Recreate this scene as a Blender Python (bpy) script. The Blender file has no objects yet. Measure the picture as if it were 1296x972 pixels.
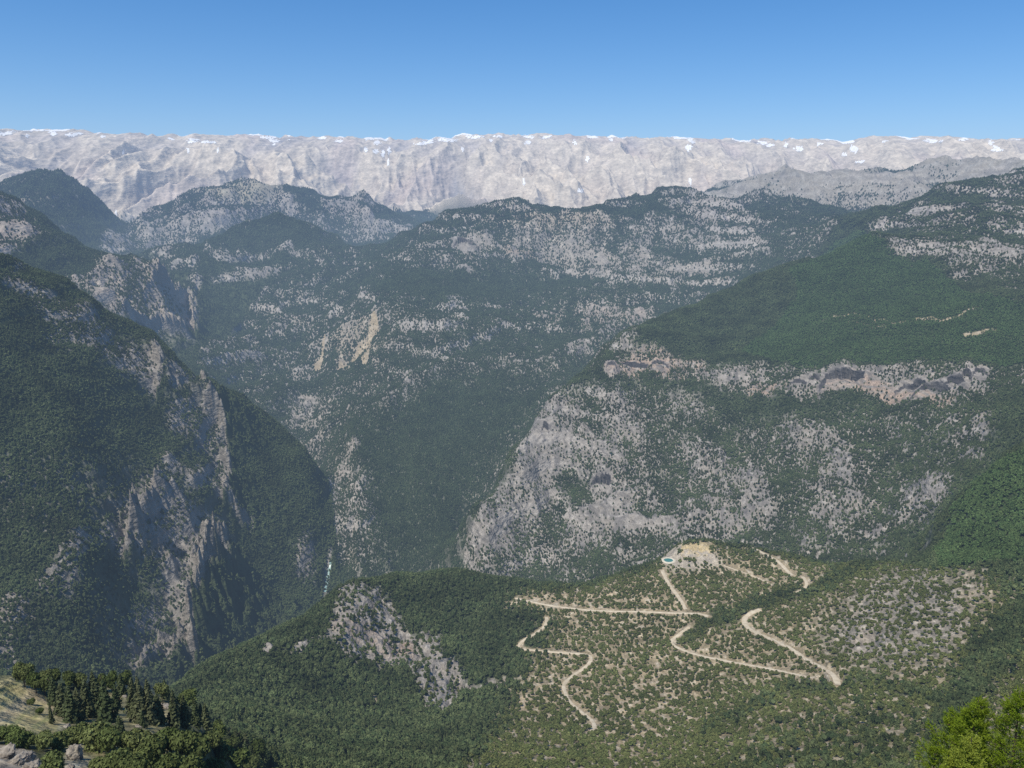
import bpy, math, time
import numpy as np
T0 = time.time()
def log(*a): print('[%5.1fs]' % (time.time() - T0), *a, flush=True)
rng = np.random.default_rng(7)
S = bpy.context.scene
COL = S.collection
PI = math.pi

# ------------------------------------------------------------------ survey maths
# The lookout stands at the origin, its eye 0 m; bearings are measured from +y.
F = 1050.0; PITCH = math.radians(12.6); CP, SP = math.cos(PITCH), math.sin(PITCH)
def bearing(c, r):
    """sighting -> (azimuth, tangent of the elevation angle)"""
    X = (np.asarray(c, float) - 648) / F; Y = -(np.asarray(r, float) - 486) / F
    fy = CP + SP * Y; fz = -SP + CP * Y
    return np.arctan2(X, fy), fz / np.hypot(X, fy)
def sight(az, t):
    x = np.sin(az); y = np.cos(az)
    fw = y * CP - t * SP; up = y * SP + t * CP
    fw = np.maximum(fw, 0.15)
    return 648 + F * x / fw, 486 - F * up / fw

# ------------------------------------------------------------------ noise
_tabs = {}
def _tab(seed):
    if seed not in _tabs:
        a = np.random.default_rng(1000 + seed).random((256, 256)) * 2 * PI
        _tabs[seed] = (np.cos(a).astype(np.float32), np.sin(a).astype(np.float32))
    return _tabs[seed]
def perlin(x, y, seed=0):
    gx, gy = _tab(seed)
    xi = np.floor(x); yi = np.floor(y)
    fx = (x - xi).astype(np.float32); fy = (y - yi).astype(np.float32)
    xi = xi.astype(np.int64) & 255; yi = yi.astype(np.int64) & 255
    x1 = (xi + 1) & 255; y1 = (yi + 1) & 255
    u = fx * fx * fx * (fx * (fx * 6 - 15) + 10); v = fy * fy * fy * (fy * (fy * 6 - 15) + 10)
    a = gx[xi, yi] * fx + gy[xi, yi] * fy
    b = gx[x1, yi] * (fx - 1) + gy[x1, yi] * fy
    c = gx[xi, y1] * fx + gy[xi, y1] * (fy - 1)
    d = gx[x1, y1] * (fx - 1) + gy[x1, y1] * (fy - 1)
    return ((a * (1 - u) + b * u) * (1 - v) + (c * (1 - u) + d * u) * v) * 1.5
def fbm(x, y, seed, oct=4, g=.5):
    s = 0; a = 1; n = 0
    for k in range(oct):
        s = s + a * perlin(x * 2 ** k + 17.3 * k, y * 2 ** k - 9.1 * k, seed + k); n += a; a *= g
    return s / n
def sstep(a, b, x):
    t = np.clip((x - a) / (b - a), 0, 1); return t * t * (3 - 2 * t)

# ------------------------------------------------------------------ relief survey: column -> (row, distance) of ground points
NEARL = [(1440,2),(1440,8),(1420,25),(1300,60),(1120,120),(1010,160)]
NEARC = [(1440,2),(1440,8),(1420,25),(1330,60),(1250,130),(1170,220),(1060,400)]
SURV = {
 -150: NEARL + [(965,200),(890,300),(850,350),(980,480),(980,800),(860,1300),(840,1700),(600,2200),(380,2700),(300,2950),(360,3700),(290,4800),(232,6000),(270,7500),(236,10000),(262,11500),(262,13000),(168,17600),(215,22000)],
 0: NEARL + [(972,195),(925,250),(890,300),(853,350),(960,480),(1000,800),(900,1300),(845,1650),(700,1980),(550,2350),(430,2700),(335,3000),(395,3700),(320,4900),(246,6000),(290,7500),(237,10000),(262,11500),(262,13200),(168,17500),(215,22000)],
 50: NEARL + [(972,195),(925,255),(890,310),(860,345),(960,480),(1000,800),(850,1650),(600,2250),(450,2700),(352,3050),(400,3700),(340,4900),(275,5900),(300,7500),(220,10000),(262,11500),(265,13300),(168,17500),(215,22000)],
 100: NEARL + [(972,195),(930,250),(895,310),(862,355),(970,480),(1010,800),(960,1200),(850,1680),(700,1980),(550,2400),(372,3100),(420,3700),(360,4800),(312,5800),(332,7500),(235,10000),(275,11500),(270,13300),(168,17500),(215,22000)],
 150: NEARL + [(972,200),(930,250),(898,310),(868,360),(970,480),(1000,820),(950,1250),(860,1750),(700,2150),(550,2600),(402,3150),(440,3700),(400,4500),(338,5200),(352,6000),(335,8000),(302,9500),(287,11000),(300,12000),(272,13500),(170,17500),(215,22000)],
 200: NEARL + [(972,205),(930,260),(905,310),(880,350),(960,480),(960,800),(890,1100),(920,1400),(855,1850),(700,2250),(550,2750),(430,3200),(475,3600),(440,4600),(400,5050),(347,5500),(362,6400),(325,7600),(335,8800),(257,11000),(290,12300),(272,13500),(171,17500),(215,22000)],
 250: NEARL + [(972,215),(930,280),(905,340),(965,500),(920,800),(885,1000),(850,1280),(930,1500),(845,1900),(700,2350),(600,2650),(520,2950),(474,3150),(530,3500),(460,4600),(420,5400),(400,5800),(340,7000),(318,7800),(330,8800),(235,11300),(275,12500),(265,13500),(174,17500),(215,22000)],
 300: NEARC + [(972,430),(935,560),(895,860),(828,1320),(930,1600),(820,2150),(700,2550),(600,2850),(503,3200),(550,3550),(480,4600),(420,5700),(350,7000),(310,7900),(292,8400),(325,9200),(229,11400),(270,12600),(265,13500),(175,17500),(215,22000)],
 350: NEARC + [(972,630),(900,980),(800,1380),(910,1650),(790,2400),(650,2800),(570,3100),(532,3280),(575,3600),(500,4500),(440,5500),(380,6500),(320,7700),(276,8500),(312,9300),(236,11500),(270,12700),(265,13500),(174,17500),(215,22000)],
 395: NEARC + [(972,630),(900,980),(775,1450),(890,1750),(775,2500),(680,2780),(610,3000),(580,3120),(610,3500),(520,4500),(430,5600),(350,7000),(288,8500),(320,9300),(238,11500),(272,12800),(265,13500),(176,17500),(215,22000)],
 420: NEARC + [(972,650),(900,1000),(755,1520),(850,1850),(780,2350),(740,2650),(700,2800),(640,3100),(570,3600),(490,4500),(420,5500),(350,6900),(305,7900),(330,9300),(243,11500),(275,12800),(266,13500),(177,17500),(215,22000)],
 440: NEARC + [(972,650),(900,1000),(740,1560),(840,1850),(790,2250),(725,2650),(640,2980),(560,3500),(480,4500),(420,5400),(360,6700),(316,7700),(335,9300),(246,11500),(275,12900),(268,13500),(177,17500),(215,22000)],
 500: NEARC + [(972,660),(900,1020),(850,1200),(780,1430),(728,1650),(810,1950),(745,2650),(690,2850),(600,3300),(500,4000),(420,4800),(350,6100),(290,7500),(330,8700),(300,10000),(263,11600),(275,13000),(270,13600),(179,17500),(215,22000)],
 560: NEARC + [(972,680),(900,1020),(850,1180),(780,1440),(724,1680),(810,1950),(745,2500),(690,2750),(600,3250),(500,4000),(420,4800),(350,6200),(268,7900),(305,9000),(290,11000),(268,13500),(175,17500),(215,22000)],
 600: NEARC + [(972,680),(900,1030),(850,1200),(780,1450),(727,1700),(800,1950),(740,2350),(690,2500),(640,2640),(690,2900),(600,3350),(500,4050),(420,4900),(350,6200),(260,8000),(300,9500),(285,11500),(264,13500),(173,17500),(215,22000)],
 650: NEARC + [(972,680),(900,1030),(850,1190),(780,1420),(736,1670),(800,1950),(725,2400),(640,2680),(560,2920),(590,3200),(500,4100),(420,5000),(350,6400),(261,8000),(300,9500),(285,11500),(264,13500),(172,17500),(215,22000)],
 700: NEARC + [(972,680),(900,1010),(850,1170),(780,1400),(740,1640),(800,1950),(720,2420),(620,2800),(540,3080),(497,3250),(530,3600),(470,4300),(400,5400),(330,6800),(262,8000),(292,9500),(282,11500),(265,13500),(173,17500),(215,22000)],
 760: NEARC + [(972,730),(900,1000),(850,1150),(780,1380),(736,1650),(790,1900),(700,2380),(600,2800),(500,3220),(440,3560),(470,4100),(400,5400),(330,6700),(258,8000),(285,9500),(282,11500),(264,13300),(175,17500),(215,22000)],
 800: NEARC + [(972,730),(850,1150),(780,1370),(722,1650),(780,1900),(700,2350),(600,2780),(500,3200),(470,3400),(414,3850),(450,4400),(385,5600),(320,7000),(247,8200),(278,9500),(285,11000),(262,13200),(176,17500),(215,22000)],
 860: NEARC + [(972,725),(850,1140),(770,1390),(710,1620),(686,1730),(760,1950),(690,2320),(600,2740),(500,3180),(467,3400),(395,4050),(430,4700),(360,6000),(300,7200),(247,8250),(265,9500),(265,11000),(264,12500),(262,13200),(176,17500),(215,22000)],
 900: NEARC + [(972,720),(850,1130),(770,1380),(710,1620),(682,1740),(750,1950),(690,2300),(600,2720),(500,3150),(466,3350),(420,3850),(374,4400),(410,5000),(350,6200),(300,7200),(252,8300),(258,9500),(239,11000),(266,12500),(178,17500),(215,22000)],
 950: NEARC + [(972,710),(870,1060),(780,1340),(715,1590),(688,1700),(750,1900),(690,2280),(600,2680),(500,3100),(466,3280),(410,3900),(352,4500),(390,5000),(335,6200),(285,7400),(254,8400),(250,9500),(227,11000),(262,12500),(178,17500),(215,22000)],
 1000: NEARC + [(972,700),(880,1020),(800,1250),(730,1520),(700,1650),(745,1850),(690,2220),(600,2600),(500,3020),(468,3200),(400,3900),(334,4550),(375,5000),(320,6200),(280,7400),(255,8400),(248,9500),(223,11000),(262,12500),(178,17500),(215,22000)],
 1095: NEARC + [(972,670),(860,1030),(780,1260),(712,1580),(735,1780),(690,2150),(600,2500),(500,2940),(470,3100),(400,3650),(298,4800),(318,5300),(272,6300),(285,7500),(245,9500),(216,10800),(262,12500),(177,17500),(215,22000)],
 1150: NEARC + [(972,650),(860,1000),(770,1250),(712,1520),(725,1700),(690,2050),(600,2450),(500,2900),(468,3070),(400,3550),(330,4400),(296,5200),(259,6300),(280,7500),(240,9500),(208,10800),(262,12500),(176,17500),(215,22000)],
 1200: NEARC + [(972,630),(850,1000),(760,1250),(710,1480),(660,1720),(640,1850),(655,2000),(600,2300),(500,2800),(466,3000),(400,3450),(330,4300),(270,5500),(236,6500),(265,7500),(235,9500),(206,10800),(262,12500),(176,17500),(215,22000)],
 1296: NEARC + [(972,580),(850,950),(760,1200),(700,1420),(620,1680),(560,1920),(590,2100),(530,2450),(480,2850),(460,2980),(400,3400),(330,4200),(260,5600),(210,6800),(235,8000),(215,10500),(262,12500),(177,17500),(215,22000)],
 1450: NEARC + [(972,680),(850,900),(760,1150),(690,1350),(560,1750),(500,1950),(540,2150),(500,2500),(470,2850),(455,2980),(395,3400),(310,4300),(240,5600),(180,6900),(215,8000),(215,10500),(262,12500),(177,17500),(215,22000)],
}
P = []
for c, pts in SURV.items():
    for r, d in pts:
        az, t = bearing(c, r)
        if d <= 25: t = -1.05 if d > 3 else -.95
        if d < 70: az = math.atan((c - 648) / F)
        P.append((az, math.log(d), t))
for azd in (-47, 47):
    for d, t in ((2,-.95),(25,-1.05),(200,-.7),(700,-.55),(1500,-.42),(2900,-.15),(4500,-.1),(8000,0),(12500,-.02),(17500,.07),(22000,0)):
        P.append((math.radians(azd), math.log(d), t))
P = np.array(P)
SA, SL = 10.5, 4.6          # scales of azimuth (100 px) and ln distance
PX, PY, PT = P[:, 0] * SA, P[:, 1] * SL, P[:, 2]
C2 = .05
def trend(az, ln):
    w = np.exp(ln); return -.02 - .9 / (1 + (w / 700.0) ** 1.1)
R2 = (PX[:, None] - PX) ** 2 + (PY[:, None] - PY) ** 2
A = np.sqrt(R2 + C2); A -= np.eye(len(PX)) * .02
W = np.linalg.solve(A, PT - trend(P[:, 0], P[:, 1])).astype(np.float32)
def base_t(az, ln):
    """tangent of the elevation at which the smooth ground appears from the lookout"""
    a = (az * SA).ravel().astype(np.float32); l = (ln * SL).ravel().astype(np.float32)
    out = np.zeros(a.size, np.float32); px = PX.astype(np.float32); py = PY.astype(np.float32)
    CH = 20000
    for i in range(0, a.size, CH):
        q = (a[i:i+CH, None] - px) ** 2; q += (l[i:i+CH, None] - py) ** 2; q += C2
        np.sqrt(q, out=q); out[i:i+CH] = q @ W
    return out.reshape(az.shape) + trend(az, ln)

# polar survey grid
az_in = np.radians(np.arange(-34.5, 34.5, .062))
az_l = np.radians(np.arange(-46.5, -34.5, .2)); az_r = np.radians(np.arange(34.5, 46.6, .2))
AZ = np.concatenate([az_l, az_in, az_r])
LN = np.concatenate([np.linspace(math.log(1.6), math.log(60), 50)[:-1], np.linspace(math.log(60), math.log(600), 260)[:-1],
                     np.linspace(math.log(600), math.log(2600), 390)[:-1], np.linspace(math.log(2600), math.log(3500), 210)[:-1], np.linspace(math.log(3500), math.log(13000), 360)[:-1], np.linspace(math.log(13000), math.log(18200), 250)[:-1], np.linspace(math.log(18200), math.log(22000), 14)])
NA, NL = len(AZ), len(LN)
log('grid', NA, NL, NA * NL)
az2, ln2 = np.meshgrid(AZ, LN, indexing='ij')
d2 = np.exp(ln2)
# coarse evaluation then cubic-ish refinement is not needed: evaluate on every second node and interpolate
ia = np.arange(0, NA, 3); ia = np.append(ia, NA - 1) if ia[-1] != NA - 1 else ia
il = np.arange(0, NL, 2); il = np.append(il, NL - 1) if il[-1] != NL - 1 else il
Bc = base_t(az2[np.ix_(ia, il)], ln2[np.ix_(ia, il)])
tmp = np.empty((len(ia), NL), np.float32)
for k in range(len(ia)): tmp[k] = np.interp(LN, LN[il], Bc[k])
BT = np.empty((NA, NL), np.float32)
for k in range(NL): BT[:, k] = np.interp(AZ, AZ[ia], tmp[:, k])
log('relief')
X2 = (np.sin(az2) * d2); Y2 = (np.cos(az2) * d2)
colv, rowv = sight(az2, BT)

# ------------------------------------------------------------------ land units
cm = 648 + 1050 * np.tan(np.clip(az2, -1.2, 1.2))
def li(xs, ys): return np.interp(cm, xs, ys)
s1 = li([0,150,250,300,350,430,500,600,900,1000,1100,1200,1296,1500],[900,1150,1500,1600,1650,1850,1950,1950,1950,1850,1780,1450,1400,1300])
s2 = li([0,150,250,350,400,425],[3700,3700,3500,3600,3400,1900])
s3 = li([560,600,650,700,760,800,860,900,950,1000,1095,1200,1296],[1950,2900,3200,3600,4100,4400,4700,5000,5000,5000,7500,7500,8000])
s4 = li([0,200,250,350,430,500,600,800,900,1000,1100,1300],[3700,3700,5000,7000,8300,8600,8700,8800,9300,9300,8200,8000])
REG = np.where(d2 < 500, 0, np.where(d2 < s1, 1, np.where((d2 < s2) & (cm < 425), 2, np.where((d2 < s3) & (cm > 560), 3, np.where(d2 < s4, 4, np.where(d2 < 12800, 5, 6))))))

# ------------------------------------------------------------------ map of what covers the ground, one sheet per land unit
X0, Y0, X1, Y1, RS = -260, 100, 1560, 1100, 2.0
MW, MH = int((X1 - X0) / RS), int((Y1 - Y0) / RS)
mx, my = np.meshgrid(X0 + (np.arange(MW) + .5) * RS, Y0 + (np.arange(MH) + .5) * RS)
CHN = ('dens', 'rock', 'soil', 'red', 'grass', 'scrub', 'light')
MAPS = {r: {c: np.zeros((MH, MW), np.float32) for c in CHN} for r in range(7)}
for r, dflt in ((0, .5), (1, .95), (2, .93), (3, .88), (4, .85), (5, .6), (6, 0)): MAPS[r]['dens'][:] = dflt
def box(a, n):
    n = int(n)
    if n < 1: return a
    for ax in (0, 1):
        for _ in range(2):
            p = np.pad(a, [(n, n) if k == ax else (0, 0) for k in (0, 1)], mode='edge')
            c = np.cumsum(p, axis=ax); z = np.zeros_like(np.take(c, [0], axis=ax)); c = np.concatenate([z, c], axis=ax)
            w = 2 * n + 1
            a = (np.take(c, range(w, c.shape[ax]), axis=ax) - np.take(c, range(0, c.shape[ax] - w), axis=ax)) / w
    return a
def put(r, m, ch):
    for k, v in ch.items():
        M = MAPS[r][k]; M[:] = M * (1 - m) + v * m
def ell(r, cx, cy, rx, ry, ang=0, soft=.5, **ch):
    a = math.radians(ang); ca, sa = math.cos(a), math.sin(a)
    u = ((mx - cx) * ca + (my - cy) * sa) / rx; v = (-(mx - cx) * sa + (my - cy) * ca) / ry
    put(r, 1 - sstep(1 - soft, 1 + soft, np.hypot(u, v)), ch)
def inside(pts, x, y):
    res = np.zeros(x.shape, bool); n = len(pts)
    for i in range(n):
        (xa, ya), (xb, yb) = pts[i], pts[(i + 1) % n]
        if ya == yb: continue
        res ^= ((ya > y) != (yb > y)) & (x < (xb - xa) * (y - ya) / (yb - ya) + xa)
    return res
def pol(r, pts, blur=4, **ch):
    put(r, box(inside(pts, mx, my).astype(np.float32), blur / RS), ch)
def band(r, pts, w, soft=.6, **ch):
    dm = np.full(mx.shape, 1e9)
    for (xa, ya), (xb, yb) in zip(pts[:-1], pts[1:]):
        L2 = (xb - xa) ** 2 + (yb - ya) ** 2 + 1e-6
        t = np.clip(((mx - xa) * (xb - xa) + (my - ya) * (yb - ya)) / L2, 0, 1)
        dm = np.minimum(dm, np.hypot(mx - xa - t * (xb - xa), my - ya - t * (yb - ya)))
    put(r, 1 - sstep(w * (1 - soft), w * (1 + soft), dm), ch)
ROCK = dict(rock=1)
# the ledge
pol(0, [(-260,845),(0,856),(22,862),(44,878),(62,902),(74,922),(60,936),(-260,940)], 3, grass=1, dens=.02, soil=.15)
band(0, [(34,868),(60,895),(88,920)], 7, soil=.8, dens=.1)
band(0, [(150,885),(152,905),(170,920)], 9, grass=.9, dens=.05, scrub=.0)
ell(0, 208,900,14,14, soil=.7, dens=.1)
pol(0, [(-260,948),(0,944),(40,950),(52,990),(-260,1000)], 3, rock=1, dens=.1, soil=.3)
ell(0, 150, 930, 90, 50, dens=.5, grass=.45, soil=.2)
pol(0, [(262,880),(330,900),(700,960),(1330,950),(1330,1100),(255,1100)], 10, dens=.93, grass=0, soil=0, rock=0)
ell(0, 100,964,16,12, rock=.8, soil=.3, dens=.15)
# wooded plateau
pol(1, [(640,752),(690,742),(760,738),(820,715),(845,695),(885,684),(950,688),(1060,705),(1160,715),(1250,735),(1330,760),(1330,1000),(560,1000),(640,900),(655,850),(700,790),(650,765)], 14, scrub=1, dens=.76, soil=.75)
pol(1, [(655,750),(740,745),(830,722),(905,722),(1000,750),(960,775),(900,778),(700,768)], 6, dens=.86, soil=.75, scrub=1)
pol(1, [(760,835),(850,830),(900,850),(890,930),(800,960),(740,900)], 16, dens=.66, soil=.85)
pol(1, [(900,850),(1000,865),(1050,880),(980,960),(880,940)], 16, dens=.78, soil=.7)
pol(1, [(1060,760),(1110,722),(1180,712),(1240,740),(1230,800),(1160,845),(1080,850),(1030,800)], 14, dens=.66, rock=.7, soil=.2, scrub=1)
ell(1, 1095,812,22,16, dens=.35, rock=.9); ell(1, 1225,745,22,22, dens=.45, rock=.6, soil=.5)
band(1, [(1290,790),(1230,850),(1190,940)], 30, dens=.97, scrub=.2, soil=.1, rock=0)
band(1, [(880,800),(950,765),(1030,745),(1100,715)], 9, dens=.99, scrub=.7, soil=.05)
band(1, [(890,925),(980,880),(1080,860),(1180,880)], 8, dens=.98, scrub=.7, soil=.1)
pol(1, [(900,1000),(960,930),(1060,895),(1180,905),(1200,1000)], 14, dens=.72, soil=.6, scrub=.6)
pol(1, [(428,765),(445,745),(475,742),(492,765),(500,795),(530,812),(548,800),(560,830),(588,838),(592,862),(572,898),(548,905),(532,885),(525,855),(498,842),(460,834),(430,826),(414,800)], 4, dens=.5, rock=1, scrub=.35)
band(1, [(430,790),(465,800),(500,830)], 8, rock=1, dens=.3, red=.35); ell(1, 508,824,15,9, 25, rock=1, red=.9, dens=.25); ell(1, 560,870,16,26, 20, rock=1, dens=.3); band(1, [(590,865),(640,860)], 5, rock=1, dens=.5)
ell(1, 345,822,10,7, rock=1, dens=.4); ell(1, 390,815,26,6, -20, rock=.8, dens=.7); ell(1, 440,742,18,10, rock=.8, dens=.6)
ell(1, 472,882,3,10, -12, soil=1, dens=0); ell(1, 602,936,3,4, soil=1, dens=.0)
band(1, [(655,898),(662,880),(690,865),(740,845)], 3, soil=1, dens=.5); band(1, [(740,850),(720,870),(730,890)], 12, soil=.9, dens=.7)
band(1, [(1000,905),(975,890)], 4, soil=1, dens=.4); ell(1, 1050,718,18,6, soil=.6, grass=.5, dens=.4)
ell(1, 870,705,60,24, dens=.8, soil=.7)
band(1, [(640,765),(700,760),(760,755),(860,765)], 5, soil=.9, dens=.6)
# steep left mountainside
band(2, [(20,350),(70,385),(120,400),(150,430)], 12, rock=.9, dens=.62); band(2, [(70,410),(130,430),(170,460)], 16, rock=.8, dens=.7)
ell(2, 188,465,22,24, rock=1, dens=.5); ell(2, 240,480,20,14, rock=1, dens=.5); ell(2, 235,525,25,18, 30, rock=1, dens=.5); ell(2, 265,550,16,14, rock=1, dens=.5)
ell(2, 215,585,22,12, 30, rock=1, dens=.55); ell(2, 262,600,25,16, rock=1, dens=.45); ell(2, 182,635,24,22, rock=1, dens=.5)
pol(2, [(160,620),(205,605),(260,640),(285,680),(290,720),(262,760),(235,785),(205,740),(190,700),(165,690)], 8, rock=1, dens=.45)
ell(2, 225,740,22,26, rock=1, dens=.2); ell(2, 205,828,40,22, rock=1, dens=.3); ell(2, 190,775,26,14, rock=.8, dens=.75)
band(2, [(60,740),(95,690),(140,665)], 14, rock=.9, dens=.72); ell(2, 18,775,26,30, rock=1, dens=.6); ell(2, 85,725,14,30, rock=.8, dens=.75)
band(2, [(285,640),(320,670)], 4, rock=1, dens=.5); ell(2, 386,705,14,32, rock=1, dens=.6); ell(2,0,830,25,25, rock=1, dens=.5)
ell(2, 60,620,70,50, dens=.95, rock=.4); ell(2, 350,600,70,120, 0, dens=1, light=.6); ell(2, 170,570,30,30, light=.8)
# limestone mountain
pol(3, [(1000,335),(1095,292),(1150,318),(1240,370),(1330,400),(1330,460),(1000,462),(860,440),(800,420)], 14, dens=1, light=1, rock=0)
pol(3, [(800,415),(900,378),(1000,340),(1010,380),(960,440),(860,450),(790,440)], 10, dens=1, light=.25)
pol(3, [(1095,295),(1150,255),(1240,215),(1330,195),(1330,375),(1230,370),(1150,320)], 8, rock=.9, dens=.78, light=0)
ell(3, 1160,275,50,13, -15, rock=1, dens=.6); ell(3, 1265,315,45,16, 10, rock=1, dens=.45); ell(3, 1290,235,50,26, -20, rock=1, dens=.6); ell(3, 1150,315,30,8, 25, rock=.9, dens=.6)
band(3, [(1035,403),(1100,403),(1200,404),(1245,394)], 1.5, soil=.9, dens=.5); band(3, [(1070,413),(1130,412)], 1.4, soil=.9, dens=.5); band(3, [(1225,427),(1255,421)], 2, soil=.9, dens=.3)
pol(3, [(755,470),(800,440),(870,450),(900,472),(870,480),(800,478)], 5, rock=1, dens=.55, red=.7)
ell(3, 770,440,35,16, -30, rock=1, dens=.5)
pol(3, [(860,470),(940,462),(1060,462),(1250,462),(1330,466),(1330,480),(1250,500),(1195,508),(1120,498),(1060,492),(990,502),(940,498),(890,484)], 5, rock=1, dens=.60, red=.05)
ell(3, 965,492,24,7, red=1, rock=1, dens=.2); ell(3, 1110,490,60,9, 6, red=1, rock=1, dens=.08); ell(3, 1185,499,30,8, red=.8, rock=1, dens=.15); ell(3, 1065,482,28,9, rock=1, red=.4, dens=.12); ell(3,1235,484,22,10, rock=1, dens=.3)
pol(3, [(700,500),(760,488),(870,500),(940,545),(1000,530),(1110,520),(1200,510),(1260,520),(1240,590),(1190,640),(1120,690),(1020,690),(950,690),(860,690),(800,720),(700,730),(575,730),(590,690),(610,640),(650,595),(655,550),(675,515)], 12, rock=1, dens=.66)
pol(3, [(676,512),(715,495),(735,520),(700,560),(700,620),(680,680),(620,700),(580,722),(590,680),(612,640),(650,600),(655,550)], 5, rock=1, dens=.33)
ell(3, 695,560,26,36, 15, rock=1, dens=.15); ell(3, 775,560,40,26, rock=1, dens=.4); ell(3, 762,625,32,32, rock=1, dens=.25); ell(3, 745,640,16,22, rock=1, dens=.05)
ell(3, 790,662,90,14, 8, rock=1, dens=.25); ell(3, 925,605,48,55, rock=1, dens=.42); ell(3, 905,650,60,22, rock=1, dens=.38); ell(3, 1060,625,80,45, 0, rock=1, dens=.45); ell(3, 870,530,40,12, rock=1, dens=.6); ell(3, 1150,625,40,16, rock=1,dens=.45)
ell(3, 727,615,22,26, rock=.5, dens=.85); ell(3, 880,545,60,20, 10, rock=.5, dens=.88); ell(3, 1160,575,60,26, rock=.5, dens=.85); ell(3, 840,600,22,45, -15, rock=.6, dens=.82); ell(3, 1000,650,25,60, -30, dens=.85, rock=.6)
band(3, [(1035,525),(1060,570)], 3, rock=1, dens=.1)
pol(3, [(640,720),(720,700),(830,690),(860,678),(1000,690),(1100,690),(1200,690),(1200,740),(600,760)], 8, dens=.9, rock=.7)
pol(3, [(1170,690),(1200,640),(1250,590),(1330,550),(1330,760),(1170,740)], 8, dens=1, rock=0, light=.6)
# wooded central hill
ell(4, 600,440,420,260, dens=.84, rock=.9)
for e in ((340,415,60,14,0,.7),(350,380,80,12,-12,.62),(330,395,60,8,0,.7),(460,410,60,26,-20,.72),(550,430,60,30,0,.8),(520,500,60,35,0,.72),(390,520,28,16,0,.4),(385,465,28,8,-20,.3),(455,600,60,90,0,.84),(450,640,22,60,0,.76)):
    ell(4, e[0], e[1], e[2], e[3], e[4], rock=1, dens=e[5])
pol(4, [(430,540),(500,520),(560,470),(660,480),(690,500),(640,560),(600,620),(580,700),(480,720),(470,620),(440,560)], 14, dens=1, rock=.1, light=.45)
band(4, [(448,560),(432,600),(428,640)], 4, rock=1, dens=.35)
pol(4, [(560,315),(600,298),(660,292),(740,300),(840,330),(930,345),(900,362),(820,352),(740,350),(700,335),(620,325)], 6, rock=1, dens=.36, soil=.1)
ell(4, 590,312,26,7, -8, rock=1, dens=.2); ell(4, 655,322,20,6, red=.5)
ell(4, 600,285,90,10, -4, rock=1, dens=.68); ell(4, 700,280,80,13, 4, rock=1, dens=.52, soil=.35); ell(4, 800,300,50,22, 10, rock=1, dens=.7)
pol(4, [(830,262),(900,246),(1000,262),(1010,300),(960,320),(880,320),(840,300)], 10, rock=1, dens=.5); ell(4, 1010,300,70,30, 20, dens=.82, rock=.9)
pol(4, [(660,395),(740,385),(810,388),(860,400),(800,412),(700,410)], 5, rock=1, dens=.42, red=.25); ell(4, 600,390,60,7, 8, rock=1, dens=.7); ell(4, 880,352,60,10, -10, rock=1, dens=.4)
band(4, [(600,430),(655,460)], 5, rock=1, dens=.45); band(4, [(665,458),(690,445),(740,436)], 7, rock=1, dens=.4)
ell(4, 455,432,34,22, -35, rock=1, soil=.35, dens=.6); band(4, [(474,410),(460,426),(450,440)], 4.5, rock=1, soil=1, dens=.05); band(4, [(446,440),(436,455),(433,470)], 3, rock=1, soil=.8, dens=.1); band(4, [(464,434),(456,452)], 2.6, rock=1, soil=.9, dens=.1); band(4, [(414,432),(404,450)],2.6, rock=1,soil=.8,dens=.0)
ell(4, 580,360,120,16, 0, dens=.97, rock=.2); ell(4, 800,270,60,9, dens=.98, rock=.2); ell(4, 640,440,60,30, dens=.95)
ell(4, 580,345,30,4, rock=1, dens=.5); ell(4,260,430,40,30, rock=1, dens=.6)
band(4, [(424,700),(417,722),(415,735),(411,752)], 4, rock=.6, dens=0); band(2, [(424,700),(417,722),(415,735),(411,752)], 3.5, rock=.6, dens=0)
# far hills
ell(5, 30,285,40,55, 30, rock=1, red=.25, dens=.45); pol(5, [(0,330),(60,300),(130,322),(200,340),(100,360)], 6, dens=1, rock=.1)
pol(5, [(-200,240),(40,215),(95,230),(130,300),(60,290),(0,245)], 4, rock=.35, dens=.9, light=0)
pol(5, [(80,345),(130,328),(200,345),(245,390),(246,420),(160,400),(95,365)], 4, rock=1, dens=.42, red=.2)
pol(5, [(120,320),(160,275),(240,236),(300,225),(360,240),(440,245),(540,268),(520,300),(420,310),(300,300),(220,330)], 5, rock=1, dens=.55)
ell(5, 300,240,60,10, rock=1, dens=.3, grass=.35); ell(5, 385,250,32,9, 30, rock=.2, dens=.9); ell(5, 500,272,40,8, 5, dens=.9, rock=.2)
pol(5, [(190,335),(300,290),(352,270),(400,288),(460,318),(420,325),(300,318)], 5, rock=.1, dens=1)
band(5, [(200,345),(280,322),(380,320),(440,330)], 6, rock=1, dens=.55); band(5, [(200,370),(300,350),(420,345)], 5, rock=1, dens=.6); ell(5, 310,335,90,8, dens=.92)
pol(5, [(860,262),(905,232),(960,220),(1100,212),(1160,203),(1296,203),(1340,205),(1340,272),(1000,275)], 4, rock=.85, dens=.02, grass=.12)
band(5, [(880,258),(1000,252),(1100,248),(1250,238)], 8, rock=1, dens=.35); band(5, [(1000,262),(1150,260)], 6, rock=1, dens=.5)

ui = (colv - X0) / RS - .5; vi = (rowv - Y0) / RS - .5
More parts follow.
